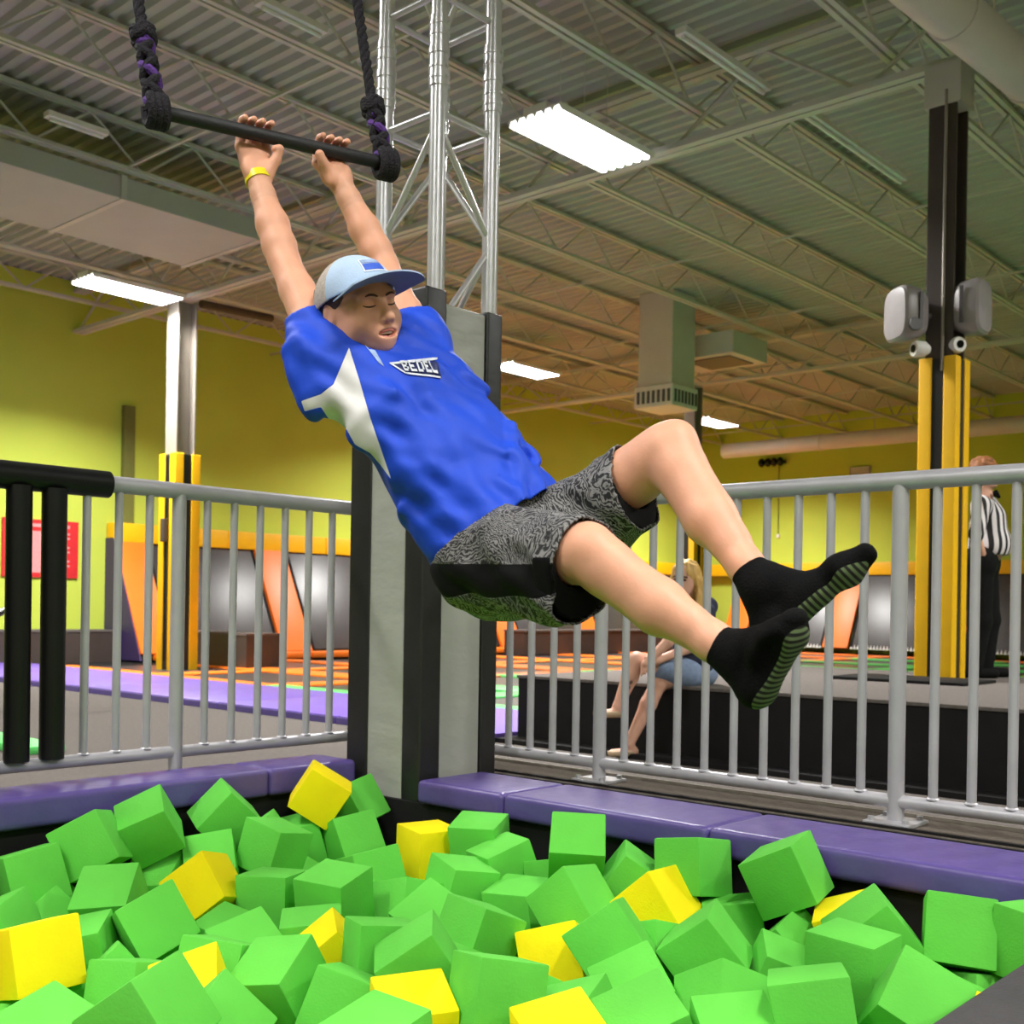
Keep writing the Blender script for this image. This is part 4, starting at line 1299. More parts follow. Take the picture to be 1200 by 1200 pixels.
# ---- hands gripping the bar: palm behind and below the bar, fingers hooked over it
def hand(w_, e_, bx, q):
    Gh = Field(np.minimum(w_, bx) - .10, np.maximum(w_, bx) + .10, .0019)
    sg = 1 if q == 'R' else -1                            # thumb points along bd for the right hand
    fa = unit(w_ - e_)
    Gh.cap(e_ + (w_ - e_) * .72, w_, .0285, .0245, .006)
    Gh.cap(w_, w_ + fa * .02, .0245, .023, .008)
    offs = [.030, .010, -.010, -.029]
    ln = [1.0, 1.08, 1.02, .84]
    for i in range(4):
        c = bx + bd * (offs[i] * sg)
        l = ln[i]
        mcp = c + bk * .028 - UZ * .024
        pip = c + bk * .031 * (.9 + .1 * l) + UZ * .014 * l
        dip = c + bk * .010 + UZ * .029 * (.9 + .1 * l)
        tip = c - bk * .011 * l + UZ * .0265
        base = w_ + fa * .012 + bd * (offs[i] * .45 * sg)
        Gh.cap(base, mcp, .0150, .0115, .010)
        Gh.cap(mcp, pip, .0098, .0090, .003)
        Gh.cap(pip, dip, .0088, .0082, .003)
        Gh.cap(dip, tip, .0080, .0072, .003)
    mid = lerp(w_, bx + bk * .022 - UZ * .024, .55)
    Gh.ell(mid, (bd, unit(bx - w_), np.cross(bd, unit(bx - w_))), (.034, .030, .015), .012)
    # heel pads
    Gh.ell(lerp(w_, mid, .55) + bd * (.016 * sg) - bk * .010, (bd, fa, np.cross(bd, fa)), (.017, .024, .014), .010)
    Gh.ell(lerp(w_, mid, .7) - bd * (.020 * sg) - bk * .006, (bd, fa, np.cross(bd, fa)), (.014, .026, .013), .010)
    # thumb leaves the side of the palm near the wrist
    c1 = w_ + fa * .012 + bd * (.016 * sg) - bk * .004
    c2 = lerp(w_, bx, .50) + bd * (.038 * sg) - bk * .010
    c3 = lerp(w_, bx, .72) + bd * (.045 * sg) - bk * .016
    c4 = bx - UZ * .030 + bd * (.036 * sg) - bk * .017
    Gh.cap(c1, c2, .0150, .0118, .010); Gh.cap(c2, c3, .0112, .0098, .003); Gh.cap(c3, c4, .0096, .0080, .003)
    v, f = Gh.mesh()
    return smooth_verts(v, f, 1, .4), f
def on_bar(px):
    a = (px - 183) / (452 - 183.)
    # perspective correct parameter along the bar
    w0, w1 = 1 / 2.392, 1 / 2.657
    tt = a * w1 / (w0 + a * (w1 - w0)) if False else (a * w0 ** -1 * 0 + a)
    best = min(np.linspace(0, 1, 401), key=lambda s_: abs(proj((BL + (BR - BL) * s_)[None])[0][0] - px))
    return BL + (BR - BL) * best
handR = hand(J['wR'], J['eR'], on_bar(301), 'R')
handL = hand(J['wL'], J['eL'], on_bar(391), 'L')
body = mesh_obj('body', [(hv, hq), (bv, bq), handR, handL], M_SKIN, root)

# ---- face details
from mathutils.bvhtree import BVHTree
HB = BVHTree.FromPolygons([tuple(p) for p in hv], hq.tolist())
def surf_patch(fs_, m_, name, par, th=.0012, n=14):
    """thin closed strip following points given in head coordinates: list of (f, l, u, radius)"""
    pts = []
    for p in fs_:
        q = hp(*p[:3])
        if name in ('eyebrow', 'eyelash'):
            h = HB.ray_cast(V(tuple(hp(.2, p[1], p[2]))), V(tuple(-hf)))
            if h[0] is not None: q = A3(h[0]) + hf * (p[3] * .25)
        pts.append(q)
    MB().path(pts, [p[3] * HS for p in fs_], 8).build(name, m_, par, True)
for s in (-1, 1):
    surf_patch([(.0800, s * .0165, -.0035, .0009), (.0835, s * .024, -.0050, .0017), (.0835, s * .032, -.0055, .0019), (.0790, s * .041, -.0040, .0017), (.0720, s * .047, -.0010, .0009)], M_LASH, 'eyelash', body)
    surf_patch([(.0850, s * .012, .0150, .0016), (.0868, s * .018, .0175, .0026), (.0868, s * .025, .0195, .0028), (.0835, s * .034, .0200, .0025), (.0730, s * .043, .0175, .0012)], M_BROW, 'eyebrow', body)
surf_patch([(.076, -.0275, -.064, .002), (.089, -.014, -.0605, .0036), (.0935, 0, -.0590, .0036), (.089, .014, -.0605, .0036), (.076, .0275, -.064, .002)], M_LIP, 'upper_lip', body)
surf_patch([(.076, -.0275, -.064, .002), (.087, -.014, -.0745, .0042), (.0910, 0, -.0765, .0045), (.087, .014, -.0745, .0042), (.076, .0275, -.064, .002)], M_LIP, 'lower_lip', body)
MB().ball(tuple(hp(.068, 0, -.067)), er(.016, .022, .0095), 16, 9, axes=[V(tuple(x)) for x in HA]).build('mouth', M_MOUTH, body, True)
surf_patch([(.079, -.019, -.0640, .0030), (.0875, -.007, -.0640, .0040), (.0875, .007, -.0640, .0040), (.079, .019, -.0640, .0030)], M_TEETH, 'teeth', body)

# ---- hair below the cap
def shell(center, scale_pairs, h, name, m_, keep, par):
    pass
Gx = Field(lo, hi, .003)
Gx.ell(hp(-.010, 0, .026), HA, er(.0995, .0795, .090), .0)
Gx.plane(hp(.040, 0, .0), hf); Gx.plane(hp(0, 0, .055), hu); Gx.plane(hp(-.02, 0, -.026), -hu * 1 + hf * .15)
Gx.plane(hp(.018, 0, -.004), unit(hf - hu * .8))
v, f = Gx.mesh(); mesh_obj('hair', [(smooth_verts(v, f, 1), f)], M_HAIR, root)

# ---- cap
cf, cl, cu = head_frame(39, 11, 14)
CC = hp(-.002, 0, .018)
CA = (cf, cl, cu)
Gx = Field(lo - .02, hi + .03, .0025)
Gx.ell(CC, CA, er(.107, .088, .096), 0)
Gx.ell(CC + cu * .002, CA, er(.101, .083, .089), .0, 'cut')
Gx.plane(CC - cu * .002, -cu)
v, f = Gx.mesh(); v = smooth_verts(v, f, 1, .4)
rel = (v - CC) @ np.array(CA).T
(pv, pf), (nv, nf) = split(v, f, rel[:, 0] - .012 - rel[:, 2] * .12)
cap_o = mesh_obj('cap', [(pv, pf)], M_CAPB, root)
mesh_obj('mesh_back', [(nv, nf)], M_CAPM, cap_o)
MB().ball(tuple(CC + cu * .096 * HS), (.007, .007, .004), 10, 6).build('button', M_CAPB, cap_o, True)
# flat brim
n = 28
top = []; und = []
def brim_pt(th, e):
    f0 = .103 * math.cos(th); l0 = .0855 * math.sin(th)
    f1 = .068 + .108 * max(0, math.cos(th * .88)) ** .55 ; l1 = .103 * math.sin(th * .98)
    fz = -.002 - .010 * math.sin(th) ** 2 - .006 * e
    fo = f0 + (f1 - f0) * e; lo_ = l0 + (l1 - l0) * e
    return (fo, lo_, fz)
vs_ = []
ne = 6
for up_ in (0, 1):
    for i in range(n + 1):
        th = math.radians(-74 + 148 * i / n)
        for e in range(ne + 1):
            a, b, c = brim_pt(th, e / ne)
            vs_.append(CC + (cf * a + cl * b + cu * c) * HS + cu * (.0032 * up_))
W_ = ne + 1; K = (n + 1) * W_
fu = []; ft = []
for i in range(n):
    for e in range(ne):
        a = i * W_ + e
        fu.append((a, a + 1, a + W_ + 1, a + W_)); ft.append((K + a, K + a + W_, K + a + W_ + 1, K + a + 1))
rim = [i * W_ + ne for i in range(n + 1)]
fr_ = [(rim[i], K + rim[i], K + rim[i + 1], rim[i + 1]) for i in range(n)]
fr_ += [(e, e + 1, K + e + 1, K + e) for e in range(ne)] + [(n * W_ + e + 1, n * W_ + e, K + n * W_ + e, K + n * W_ + e + 1) for e in range(ne)]
fr_ += [(i * W_, K + i * W_, K + (i + 1) * W_, (i + 1) * W_) for i in range(n)]
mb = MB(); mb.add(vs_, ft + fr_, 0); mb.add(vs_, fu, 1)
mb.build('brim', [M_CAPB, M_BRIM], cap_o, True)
# badge on the front panel
def on_cap(a, u_):      # a: angle to his left, u_: height fraction
    th = u_ * 1.2
    return CC + (cf * (.1078 * math.cos(th) * math.cos(a)) + cl * (.0888 * math.cos(th) * math.sin(a)) + cu * (.0968 * math.sin(th))) * HS
def patch(a0, a1, u0, u1, lift, m_, name, par):
    vs_ = []; n_ = 6
    for k in (0, 1):
        for i in range(n_ + 1):
            for j in range(n_ + 1):
                p = on_cap(a0 + (a1 - a0) * i / n_, u0 + (u1 - u0) * j / n_)
                vs_.append(p + unit(p - CC) * (lift * k - .001))
    g = lambda k, i, j: k * (n_ + 1) ** 2 + i * (n_ + 1) + j
    fs_ = []
    for i in range(n_):
        for j in range(n_):
            fs_ += [(g(1, i, j), g(1, i + 1, j), g(1, i + 1, j + 1), g(1, i, j + 1)), (g(0, i, j), g(0, i, j + 1), g(0, i + 1, j + 1), g(0, i + 1, j))]
        fs_ += [(g(0, i, 0), g(0, i + 1, 0), g(1, i + 1, 0), g(1, i, 0)), (g(0, i, n_), g(1, i, n_), g(1, i + 1, n_), g(0, i + 1, n_)), (g(0, 0, i), g(1, 0, i), g(1, 0, i + 1), g(0, 0, i + 1)), (g(0, n_, i), g(0, n_, i + 1), g(1, n_, i + 1), g(1, n_, i))]
    MB().add(vs_, fs_).build(name, m_, par, True)
patch(-.34, .34, .22, .56, .002, M_PRINTW, 'badge', cap_o)
patch(-.30, .30, .25, .40, .003, mat('badge_blue', (52, 92, 200), .6), 'badge_panel', cap_o)
patch(-.30, .30, .42, .53, .003, M_LBLUE, 'badge_panel', cap_o)

# ---- jersey
al = [J['sR'], J['sL'], hipC]
G = Field(np.min(al, 0) - .24, np.max(al, 0) + .20, .0040)
def tp(u_, l, f): return hipC + tu * (u_ * TL) + tl * l + tf * f     # trunk coordinates
for (u0, w0, d0, u1, w1, d1) in ((.90, .120, .066, .72, .150, .100), (.72, .150, .100, .45, .146, .106), (.45, .146, .106, .2, .148, .110), (.2, .148, .110, .02, .156, .118)):
    G.cap(tp(u0, 0, 0.0), tp(u1, 0, 0.0), d0, d1, .03, flat=tl, fs=(w0 + w1) / (d0 + d1))
nk = shC + tu * .03 + tf * .008
G.cap(nk - tu * .04, nk - tu * .004, .070, .058, .03, flat=tl, fs=1.25)
slv = {}
for q in 'RL':
    s_, e_ = J['s' + q], J['e' + q]
    sd = 1 if q == 'L' else -1
    a_ = unit(e_ - s_)
    end = s_ + a_ * (.118 if q == 'R' else .085)
    slv[q] = (end, a_)
    G.cap(s_ - a_ * .01, end + a_ * .03, .062, .057, .03)
    if q == 'R': G.cap(P(350, 412, 2.30), P(374, 462, 2.28), .036, .05, .04)       # loose cloth under the arm
    G.cap(tp(.86, sd * .07, 0), s_, .075, .066, .04)
# waist droops away from the back
G.cap(tp(.30, -.04, -.05), tp(.03, -.05, -.085), .09, .075, .05)
wv = []
r_ = random.Random(3)
for k in range(9):
    d_ = unit(tu * r_.uniform(-.35, .55) + tl * r_.uniform(.4, 1) * r_.choice((-1, 1)) + tf * r_.uniform(-.9, .9))
    fr = r_.uniform(40, 120); wv.append((*(d_ * fr), r_.uniform(0, 6), 60 / fr))
# drag folds running from the armpit down to the hip and across the belly
for (a_, b_, am) in (((.72, -.13, .05), (.30, .02, .115), 1), ((.62, -.14, .0), (.16, -.10, .06), 1), ((.40, .10, .10), (.10, -.02, .12), 1), ((.28, .12, .08), (.06, .02, .125), 1), ((.50, .13, .06), (.22, .10, .10), 1), ((.78, .02, .10), (.60, .12, .08), 1), ((.24, -.14, .02), (.07, -.06, .12), 1), ((.35, -.15, -.02), (.08, -.15, .03), 1), ((.88, -.12, .03), (.72, -.10, .09), 1)):
    G.cap(tp(*a_), tp(*b_), .009, .006, .022)
G.wrinkle(.0019, wv)
# folds fanning from the hip and the shoulder
hem_p = tp(.065, 0, 0); hem_n = unit(-tu + tf * .10 - tl * .0)
G.plane(hem_p, hem_n)
for q in 'RL':
    G.plane(slv[q][0], slv[q][1] + (tf * .25 if q == 'R' else 0))
# neck opening
G.cap(nk - tu * .03 + tf * .004, hp(-.01, 0, -.03), .0545, .060, .004, 'cut')
G.ell(hp(.040, 0, -.066), HA, er(.052, .052, .052), .004, 'cut')
G.ell(hp(.0, 0, -.01), HA, er(.085, .080, .085), .004, 'cut')
v, f = G.mesh(); v = smooth_verts(v, f, 2, .5)
# open the hem and the sleeve ends
def drop(v, f, tests):
    fc = v[f].mean(1)
    nrm = np.cross(v[f[:, 1]] - v[f[:, 0]], v[f[:, 2]] - v[f[:, 0]]); nrm /= np.linalg.norm(nrm, axis=1)[:, None] + 1e-12
    bad = np.zeros(len(f), bool)
    for p, n_, tol in tests:
        n_ = unit(n_)
        bad |= (np.abs((fc - p) @ n_) < tol) & (nrm @ n_ > .72)
    f = f[~bad]
    u, inv = np.unique(f, return_inverse=True)
    return v[u], inv.reshape(f.shape)
v, f = drop(v, f, [(hem_p, hem_n, .006)] + [(slv[q][0], slv[q][1] + (tf * .25 if q == 'R' else 0), .006) for q in 'RL'])
px, py = proj(v)
side = (v - hipC) @ tl
# white side panel on his right flank, outlined on the cloth
poly = [(409, 407), (421, 445), (434, 490), (447, 528), (459, 563), (446, 545), (434, 531), (416, 521), (406, 503), (386, 492), (376, 477), (357, 482), (353, 470), (376, 462), (391, 450)]
sd_ = in_poly(px, py, poly)
rgt_side = ((v - hipC) @ tl) < .0
sd_ = np.where(((v - hipC) @ A3(FWD)) - ((shC - hipC) @ A3(FWD)) * (((v - hipC) @ tu) / TL) < .035, sd_, -20)
(pv, pf), (nv, nf) = split(v, f, sd_)
shirt = mesh_obj('jersey', [(nv, nf)], M_SHIRT, root)
mesh_obj('side_panel', [(pv, pf)], M_SHIRTW, shirt)
for o in (shirt,):
    md = o.modifiers.new('cloth', 'SOLIDIFY'); md.thickness = .003; md.offset = -1
# printed chest badge: bands of cloth lifted from the jersey surface
bm_ = bpy.data.meshes.new('tmp')
from mathutils.bvhtree import BVHTree
bvh = BVHTree.FromPolygons([tuple(p) for p in np.concatenate([nv, pv])], nf.tolist() + (pf + len(nv)).tolist())
def drape(poly_px, name, m_, lift, par, n_=10):
    """lay a quad (four pixel corners, clockwise) on the front of the jersey"""
    q = [np.array(p, float) for p in poly_px]
    vs_ = []; fs_ = []
    for i in range(n_ + 1):
        for j in range(5):
            p = (q[0] * (1 - i / n_) + q[1] * (i / n_)) * (1 - j / 4) + (q[3] * (1 - i / n_) + q[2] * (i / n_)) * (j / 4)
            d = (P(p[0], p[1], 1.0) - CAM).normalized()
            h = bvh.ray_cast(CAM, d, 5)
            if h[0] is None: return None
            vs_.append(h[0] + h[1] * (lift if h[1].dot(d) < 0 else -lift))
    for i in range(n_):
        for j in range(4): fs_.append((i * 5 + j, i * 5 + j + 1, (i + 1) * 5 + j + 1, (i + 1) * 5 + j))
    o = MB().add(vs_, fs_).build(name, m_, par, True)
    md = o.modifiers.new('t', 'SOLIDIFY'); md.thickness = .0012
    return o
badge = drape([(457, 426), (512, 421), (517, 441), (472, 436)], 'chest_badge', M_NAVY, .002, shirt)
bp = badge or shirt
drape([(456, 426), (512, 420), (512, 422.2), (458, 428.3)], 'badge_border', M_PRINTW, .0032, bp)
drape([(476, 437), (516, 442), (516, 444), (477, 439.2)], 'badge_border', M_PRINTW, .0032, bp)
drape([(456, 427), (458.5, 427), (479, 439), (475, 438.5)], 'badge_border', M_PRINTW, .0032, bp)
# letters of the chest print, drawn as strokes on a 3 x 5 grid
GL = {'B': ['1110', '1001', '1110', '1001', '1110'], 'E': ['1111', '1000', '1110', '1000', '1111'], 'D': ['1110', '1001', '1001', '1001', '1110'], 'L': ['1000', '1000', '1000', '1000', '1111']}
def letters(txt, q, m_, par):
    q = [np.array(p, float) for p in q]
    n_ = len(txt)
    def at(s_, t_): return (q[0] * (1 - s_) + q[1] * s_) * (1 - t_) + (q[3] * (1 - s_) + q[2] * s_) * t_
    for i, ch in enumerate(txt):
        mb = MB()
        for r in range(5):
            c = 0
            while c < 4:
                if GL[ch][r][c] == '1':
                    e = c
                    while e < 4 and GL[ch][r][e] == '1': e += 1
                    s0 = (i + .10 + .80 * c / 4) / n_; s1 = (i + .10 + .80 * e / 4) / n_
                    cor = [at(s0, r / 5), at(s1, r / 5), at(s1, (r + 1.04) / 5), at(s0, (r + 1.04) / 5)]
                    pts = []
                    for p in cor:
                        d = (P(p[0], p[1], 1.0) - CAM).normalized(); h = bvh.ray_cast(CAM, d, 5)
                        if h[0] is None: break
                        pts.append(h[0] + h[1] * (.0036 if h[1].dot(d) < 0 else -.0036))
                    if len(pts) == 4: mb.prism(pts, (h[1] * (.0012 if h[1].dot(d) < 0 else -.0012)))
                    c = e
                else: c += 1
        if mb.v: mb.build('letter', m_, par)
letters('BEDEL', [(468, 424.3), (510, 423), (514, 439), (474, 435.3)], M_PRINTW, bp)
drape([(428, 405), (436, 405), (450, 430), (443, 425)], 'collar_print', M_LBLUE, .002, shirt)

# ---- shorts
G = Field(np.min([J['hR'], J['hL'], J['kR'], J['kL']], 0) - .16, np.max([J['hR'], J['hL'], J['kR'], J['kL']], 0) + .16, .0042)
G.cap(tp(.16, 0, -.005), tp(.03, 0, -.012), .100, .112, .03, flat=tl, fs=1.30)
G.ell(tp(-.03, 0, -.045), (tu, tl, tf), (.11, .145, .105), .04)
hemq = {}
for q, ext in (('R', 1.0), ('L', .74)):
    h_, k_ = J['h' + q], J['k' + q]
    sd = 1 if q == 'L' else -1
    td = unit(k_ - h_)
    dn = unit(np.array([0, 0, -1.0]) - td * (-td[2]))
    e_ = lerp(h_, k_, ext)
    G.cap(h_, e_ + td * .03 + dn * .008, .098, .066, .04)
    G.cap(h_ + dn * .02, e_ + td * .03 + dn * (.085 if q == 'R' else .06), .086, .050, .04)     # loose cloth hanging below the thigh
    hemq[q] = (e_, unit(td + dn * .22), td, dn)
wv = []
r_ = random.Random(8)
for k in range(7):
    d_ = unit(np.array([r_.uniform(-1, 1), r_.uniform(-1, 1), r_.uniform(-1, 1)])); fr = r_.uniform(45, 100)
    wv.append((*(d_ * fr), r_.uniform(0, 6), 60 / fr))
G.wrinkle(.0022, wv)
wst = (tp(.125, 0, 0), tu)
G.plane(*wst)
sl, X = G.sub(G.lo - 1, G.lo + G.h * G.n + 1)
for q in 'RL':
    e_, n_, td, dn = hemq[q]; n_ = unit(n_)
    o_ = J['h' + ('L' if q == 'R' else 'R')]
    D = (X[0] - e_[0]) * n_[0] + (X[1] - e_[1]) * n_[1] + (X[2] - e_[2]) * n_[2]
    ax_ = [X[i] - e_[i] for i in range(3)]
    dist = np.sqrt((ax_[0] - D * n_[0]) ** 2 + (ax_[1] - D * n_[1]) ** 2 + (ax_[2] - D * n_[2]) ** 2)
    G.F = np.where((dist < .16) & (D > -.0) & (D < .16), np.maximum(G.F, D), G.F).astype(np.float32)
v, f = G.mesh(); v = smooth_verts(v, f, 2, .5)
v, f = drop(v, f, [(wst[0], wst[1], .006)] + [(hemq[q][0], hemq[q][1], .007) for q in 'RL'])
# black side stripe on his right leg: follows the outer seam of the thigh
hR, kR = J['hR'], J['kR']; td = unit(kR - hR)
outw = -tl - td * ((-tl) @ td); outw = unit(outw); thp = np.cross(td, outw)
if thp[2] < 0: thp = -thp
def stripe_field(v, h_, td, outw, thp, w_):
    rel = v - h_
    a = rel @ outw; b = rel @ thp
    ang = np.arctan2(b + .018, a)
    return w_ - np.abs(ang)
sf = stripe_field(v, hR, td, outw, thp, .33)
relu = (v - hipC) @ tl
sf = np.where(relu < -.02, sf, -1)
(pv, pf), (nv, nf) = split(v, f, sf)
shorts = mesh_obj('shorts', [(nv, nf)], M_SHORTS, root)
st = mesh_obj('side_stripe', [(pv, pf)], M_BLKCLOTH, shorts)
for o in (shorts, st):
    md = o.modifiers.new('cloth', 'SOLIDIFY'); md.thickness = .003; md.offset = -1
# black lining that shows in the leg openings
for q in 'RL':
    e_, n_, td, dn = hemq[q]
    Gx = Field(e_ - .16, e_ + .16, .005)
    Gx.cap(e_ - td * .09, e_ + td * .05, .080, .072, .03)
    Gx.cap(e_ - td * .09 + dn * .04, e_ + td * .05 + dn * (.085 if q == 'R' else .06), .066, .046, .03)
    Gx.plane(e_ - n_ * .004, n_); Gx.plane(e_ - td * .06, -td)
    Gx.cap(e_ - td * .10, e_ + td * .08, .066, .056, .006, 'cut'); Gx.plane(e_ + dn * .01, -dn)
    v, f = Gx.mesh()
    mesh_obj('lining', [(smooth_verts(v, f, 1), f)], M_BLKCLOTH, shorts)

# ---- wristband
w_ = J['wR']; fa = unit(J['wR'] - J['eR'])
mb = MB(); vs_ = []; n = 28
s_ = unit(np.cross(fa, bk)); u_ = np.cross(fa, s_)
c0 = w_ + fa * .004
for (h_, r) in ((-.009, .0268), (.009, .0262), (.009, .0285), (-.009, .0292)):
    for k in range(n):
        an = 2 * math.pi * k / n
        vs_.append(c0 + fa * h_ + (s_ * math.cos(an) + u_ * math.sin(an)) * r)
fs_ = [(a * n + k, a * n + (k + 1) % n, ((a + 1) % 4) * n + (k + 1) % n, ((a + 1) % 4) * n + k) for a in range(4) for k in range(n)]
mb.add(vs_, fs_).build('wristband', M_BAND, root, True)

# ---- socks
def sole_material():
    m = bpy.data.materials.new('grip_sole'); m.use_nodes = True
    nt = m.node_tree; b = nt.nodes['Principled BSDF']; b.inputs['Roughness'].default_value = .7
    at_ = nt.nodes.new('ShaderNodeAttribute'); at_.attribute_name = 'along'
    mt = nt.nodes.new('ShaderNodeMath'); mt.operation = 'MULTIPLY'; mt.inputs[1].default_value = 2 * math.pi / .0105
    sn = nt.nodes.new('ShaderNodeMath'); sn.operation = 'SINE'
    rp = nt.nodes.new('ShaderNodeValToRGB')
    rp.color_ramp.elements[0].position = .40; rp.color_ramp.elements[0].color = lin((20, 22, 18))
    rp.color_ramp.elements[1].position = .60; rp.color_ramp.elements[1].color = lin((104, 124, 82))
    md = nt.nodes.new('ShaderNodeMath'); md.operation = 'MULTIPLY_ADD'; md.inputs[1].default_value = .5; md.inputs[2].default_value = .5
    nt.links.new(at_.outputs['Fac'], mt.inputs[0]); nt.links.new(mt.outputs[0], sn.inputs[0]); nt.links.new(sn.outputs[0], md.inputs[0]); nt.links.new(md.outputs[0], rp.inputs[0])
    nt.links.new(rp.outputs[0], b.inputs['Base Color'])
    return m
M_SOLE = sole_material()
def sock(ank, knee, heel, toe, arch_side, roll=0.0):
    """heel and toe: centres inside the foot"""
    sd = unit(ank - knee)
    fd = unit(toe - heel)
    dnv = ank - heel; dnv = dnv - fd * (dnv @ fd); top = unit(dnv)          # from sole to instep
    top = top * math.cos(roll) + np.cross(fd, top) * math.sin(roll)
    lat = np.cross(fd, top)
    G = Field(np.min([ank, knee * .25 + ank * .75, heel, toe], 0) - .075, np.max([ank, knee * .25 + ank * .75, heel, toe], 0) + .075, .0026)
    cuff = ank - sd * .045
    G.cap(ank - sd * .075, ank, .0345, .0325, .01)
    G.cap(ank, heel + top * .012, .034, .031, .02)
    G.cap(ank + fd * .02, heel + fd * .09 + top * .020, .033, .026, .02)
    G.cap(heel, heel + fd * .10, .029, .027, .02)
    ball = lerp(heel, toe, .76)
    G.cap(heel + fd * .07 + top * .012, ball + top * .002, .028, .024, .02, flat=lat, fs=1.25)
    G.cap(ball, toe, .0245, .0150, .02, flat=lat, fs=1.6)
    G.ell(lerp(heel, toe, .5) + lat * (arch_side * .036) - top * .014, (fd, lat, top), (.05, .02, .02), .015, 'cut')
    G.plane(heel - top * .0275, -top, .008)
    G.plane(cuff, -sd)
    v, f = G.mesh(); v = smooth_verts(v, f, 2, .45)
    v, f = drop(v, f, [(cuff, -sd, .005)])
    h_ = (v - heel) @ top
    al_ = (v - heel) @ fd
    (pv, pf), (nv, nf) = split(v, f, -.0165 - h_)
    o = mesh_obj('sock', [(nv, nf)], M_SOCK, root)
    s_ = mesh_obj('grip_sole', [(pv, pf)], M_SOLE, o)
    at_ = s_.data.attributes.new('along', 'FLOAT', 'POINT')
    at_.data.foreach_set('value', ((pv - heel) @ fd).astype(np.float32))
    # cuff ring
    return o
L_ROLL = -.6
sock(J['aR'], J['kR'], A3(P(889, 808, 1.775)), A3(P(931, 724, 1.685)), 1)
sock(J['aL'], J['kL'], A3(P(905, 738, 1.965)), A3(P(1016, 648, 1.90)), -1, L_ROLL)
# ------------------------------------------------------------------ woman sitting on the platform edge
M_SKIN2 = mat('skin_pale', (222, 170, 146), .55, var=.05, scale=20)
M_BLOND = mat('blonde_hair', (214, 172, 96), .5, var=.25, scale=30, bump=.5, bscale=120, stretch=(1, 1, .2))
M_NAVYTOP = mat('navy_top', (44, 48, 74), .8, var=.1, scale=14)
M_JEAN = mat('pale_denim', (132, 150, 182), .85, var=.12, scale=40, bump=.2, bscale=200)
M_SANDAL = mat('tan_sandal', (196, 170, 140), .7, var=.08)
M_AUBURN = mat('auburn_hair', (148, 92, 48), .55, var=.3, scale=40, bump=.5, bscale=150)
def face_bits(fr, lf, up, c, sc, par, brow=(110, 84, 60)):
    q = lambda f, l, u_: V(tuple(c + (fr * f + lf * l + up * u_) * sc))
    for s in (-1, 1):
        MB().ball(q(.083, s * .032, .004), (.010 * sc, .010 * sc, .006 * sc), 10, 6).build('eye', M_LASH, par, True)
        MB().path([q(.090, s * .014, .021), q(.088, s * .030, .025), q(.076, s * .046, .020)], .004 * sc, 6).build('eyebrow', M_BROW, par, True)
    MB().path([q(.080, -.022, -.066), q(.091, 0, -.064), q(.080, .022, -.066)], [.003 * sc, .0065 * sc, .003 * sc], 6).build('lips', M_LIP, par, True)
def head_sdf(G, fr, lf, up, c, sc):
    q = lambda f, l, u_: c + (fr * f + lf * l + up * u_) * sc
    A = (fr, lf, up); e = lambda *r: [x * sc for x in r]
    G.ell(q(-.008, 0, .030), A, e(.096, .076, .088), 0); G.ell(q(.012, 0, -.03), A, e(.078, .066, .07), .03); G.ell(q(.046, 0, -.07), A, e(.044, .044, .038), .03)
    G.cap(q(.084, 0, .002), q(.106, 0, -.032), .009 * sc, .013 * sc, .008)
    for s in (-1, 1):
        G.ell(q(.09, s * .031, .0), A, e(.012, .017, .010), .008, 'cut')
        G.ell(q(-.012, s * .076, -.012), A, e(.018, .010, .029), .006)
    return q
W = {k: A3(P(*v)) for k, v in dict(head=(803, 680, 7.02), neck=(808, 703, 7.08), shR=(797, 712, 6.98), shL=(828, 712, 7.16), chest=(813, 725, 7.08), belly=(815, 765, 7.10),
     hipR=(803, 788, 7.03), hipL=(822, 786, 7.16), kneeR=(746, 774, 6.90), kneeL=(772, 800, 6.98), ankR=(724, 828, 6.93), ankL=(737, 872, 6.97), toeR=(700, 836, 6.88), toeL=(717, 882, 6.92),
     heelR=(730, 835, 6.95), heelL=(742, 881, 6.99), elR=(783, 752, 6.86), elL=(812, 758, 6.96), wrR=(764, 770, 6.84), wrL=(770, 774, 6.86)).items()}
root = thing('person', (float(W['hipR'][0]), float(W['hipR'][1]), ZF), 'blonde woman in navy top and denim shorts sitting cross-legged on the black platform', 'person')
al = list(W.values())
G = Field(np.min(al, 0) - .16, np.max(al, 0) + .16, .006)
fr, lf, up = head_frame(-32, -2, -4)
head_sdf(G, fr, lf, up, W['head'], 1.0)
G.cap(W['neck'] - UZ * .02, W['head'] - up * .05 - fr * .015, .046, .046, .02)
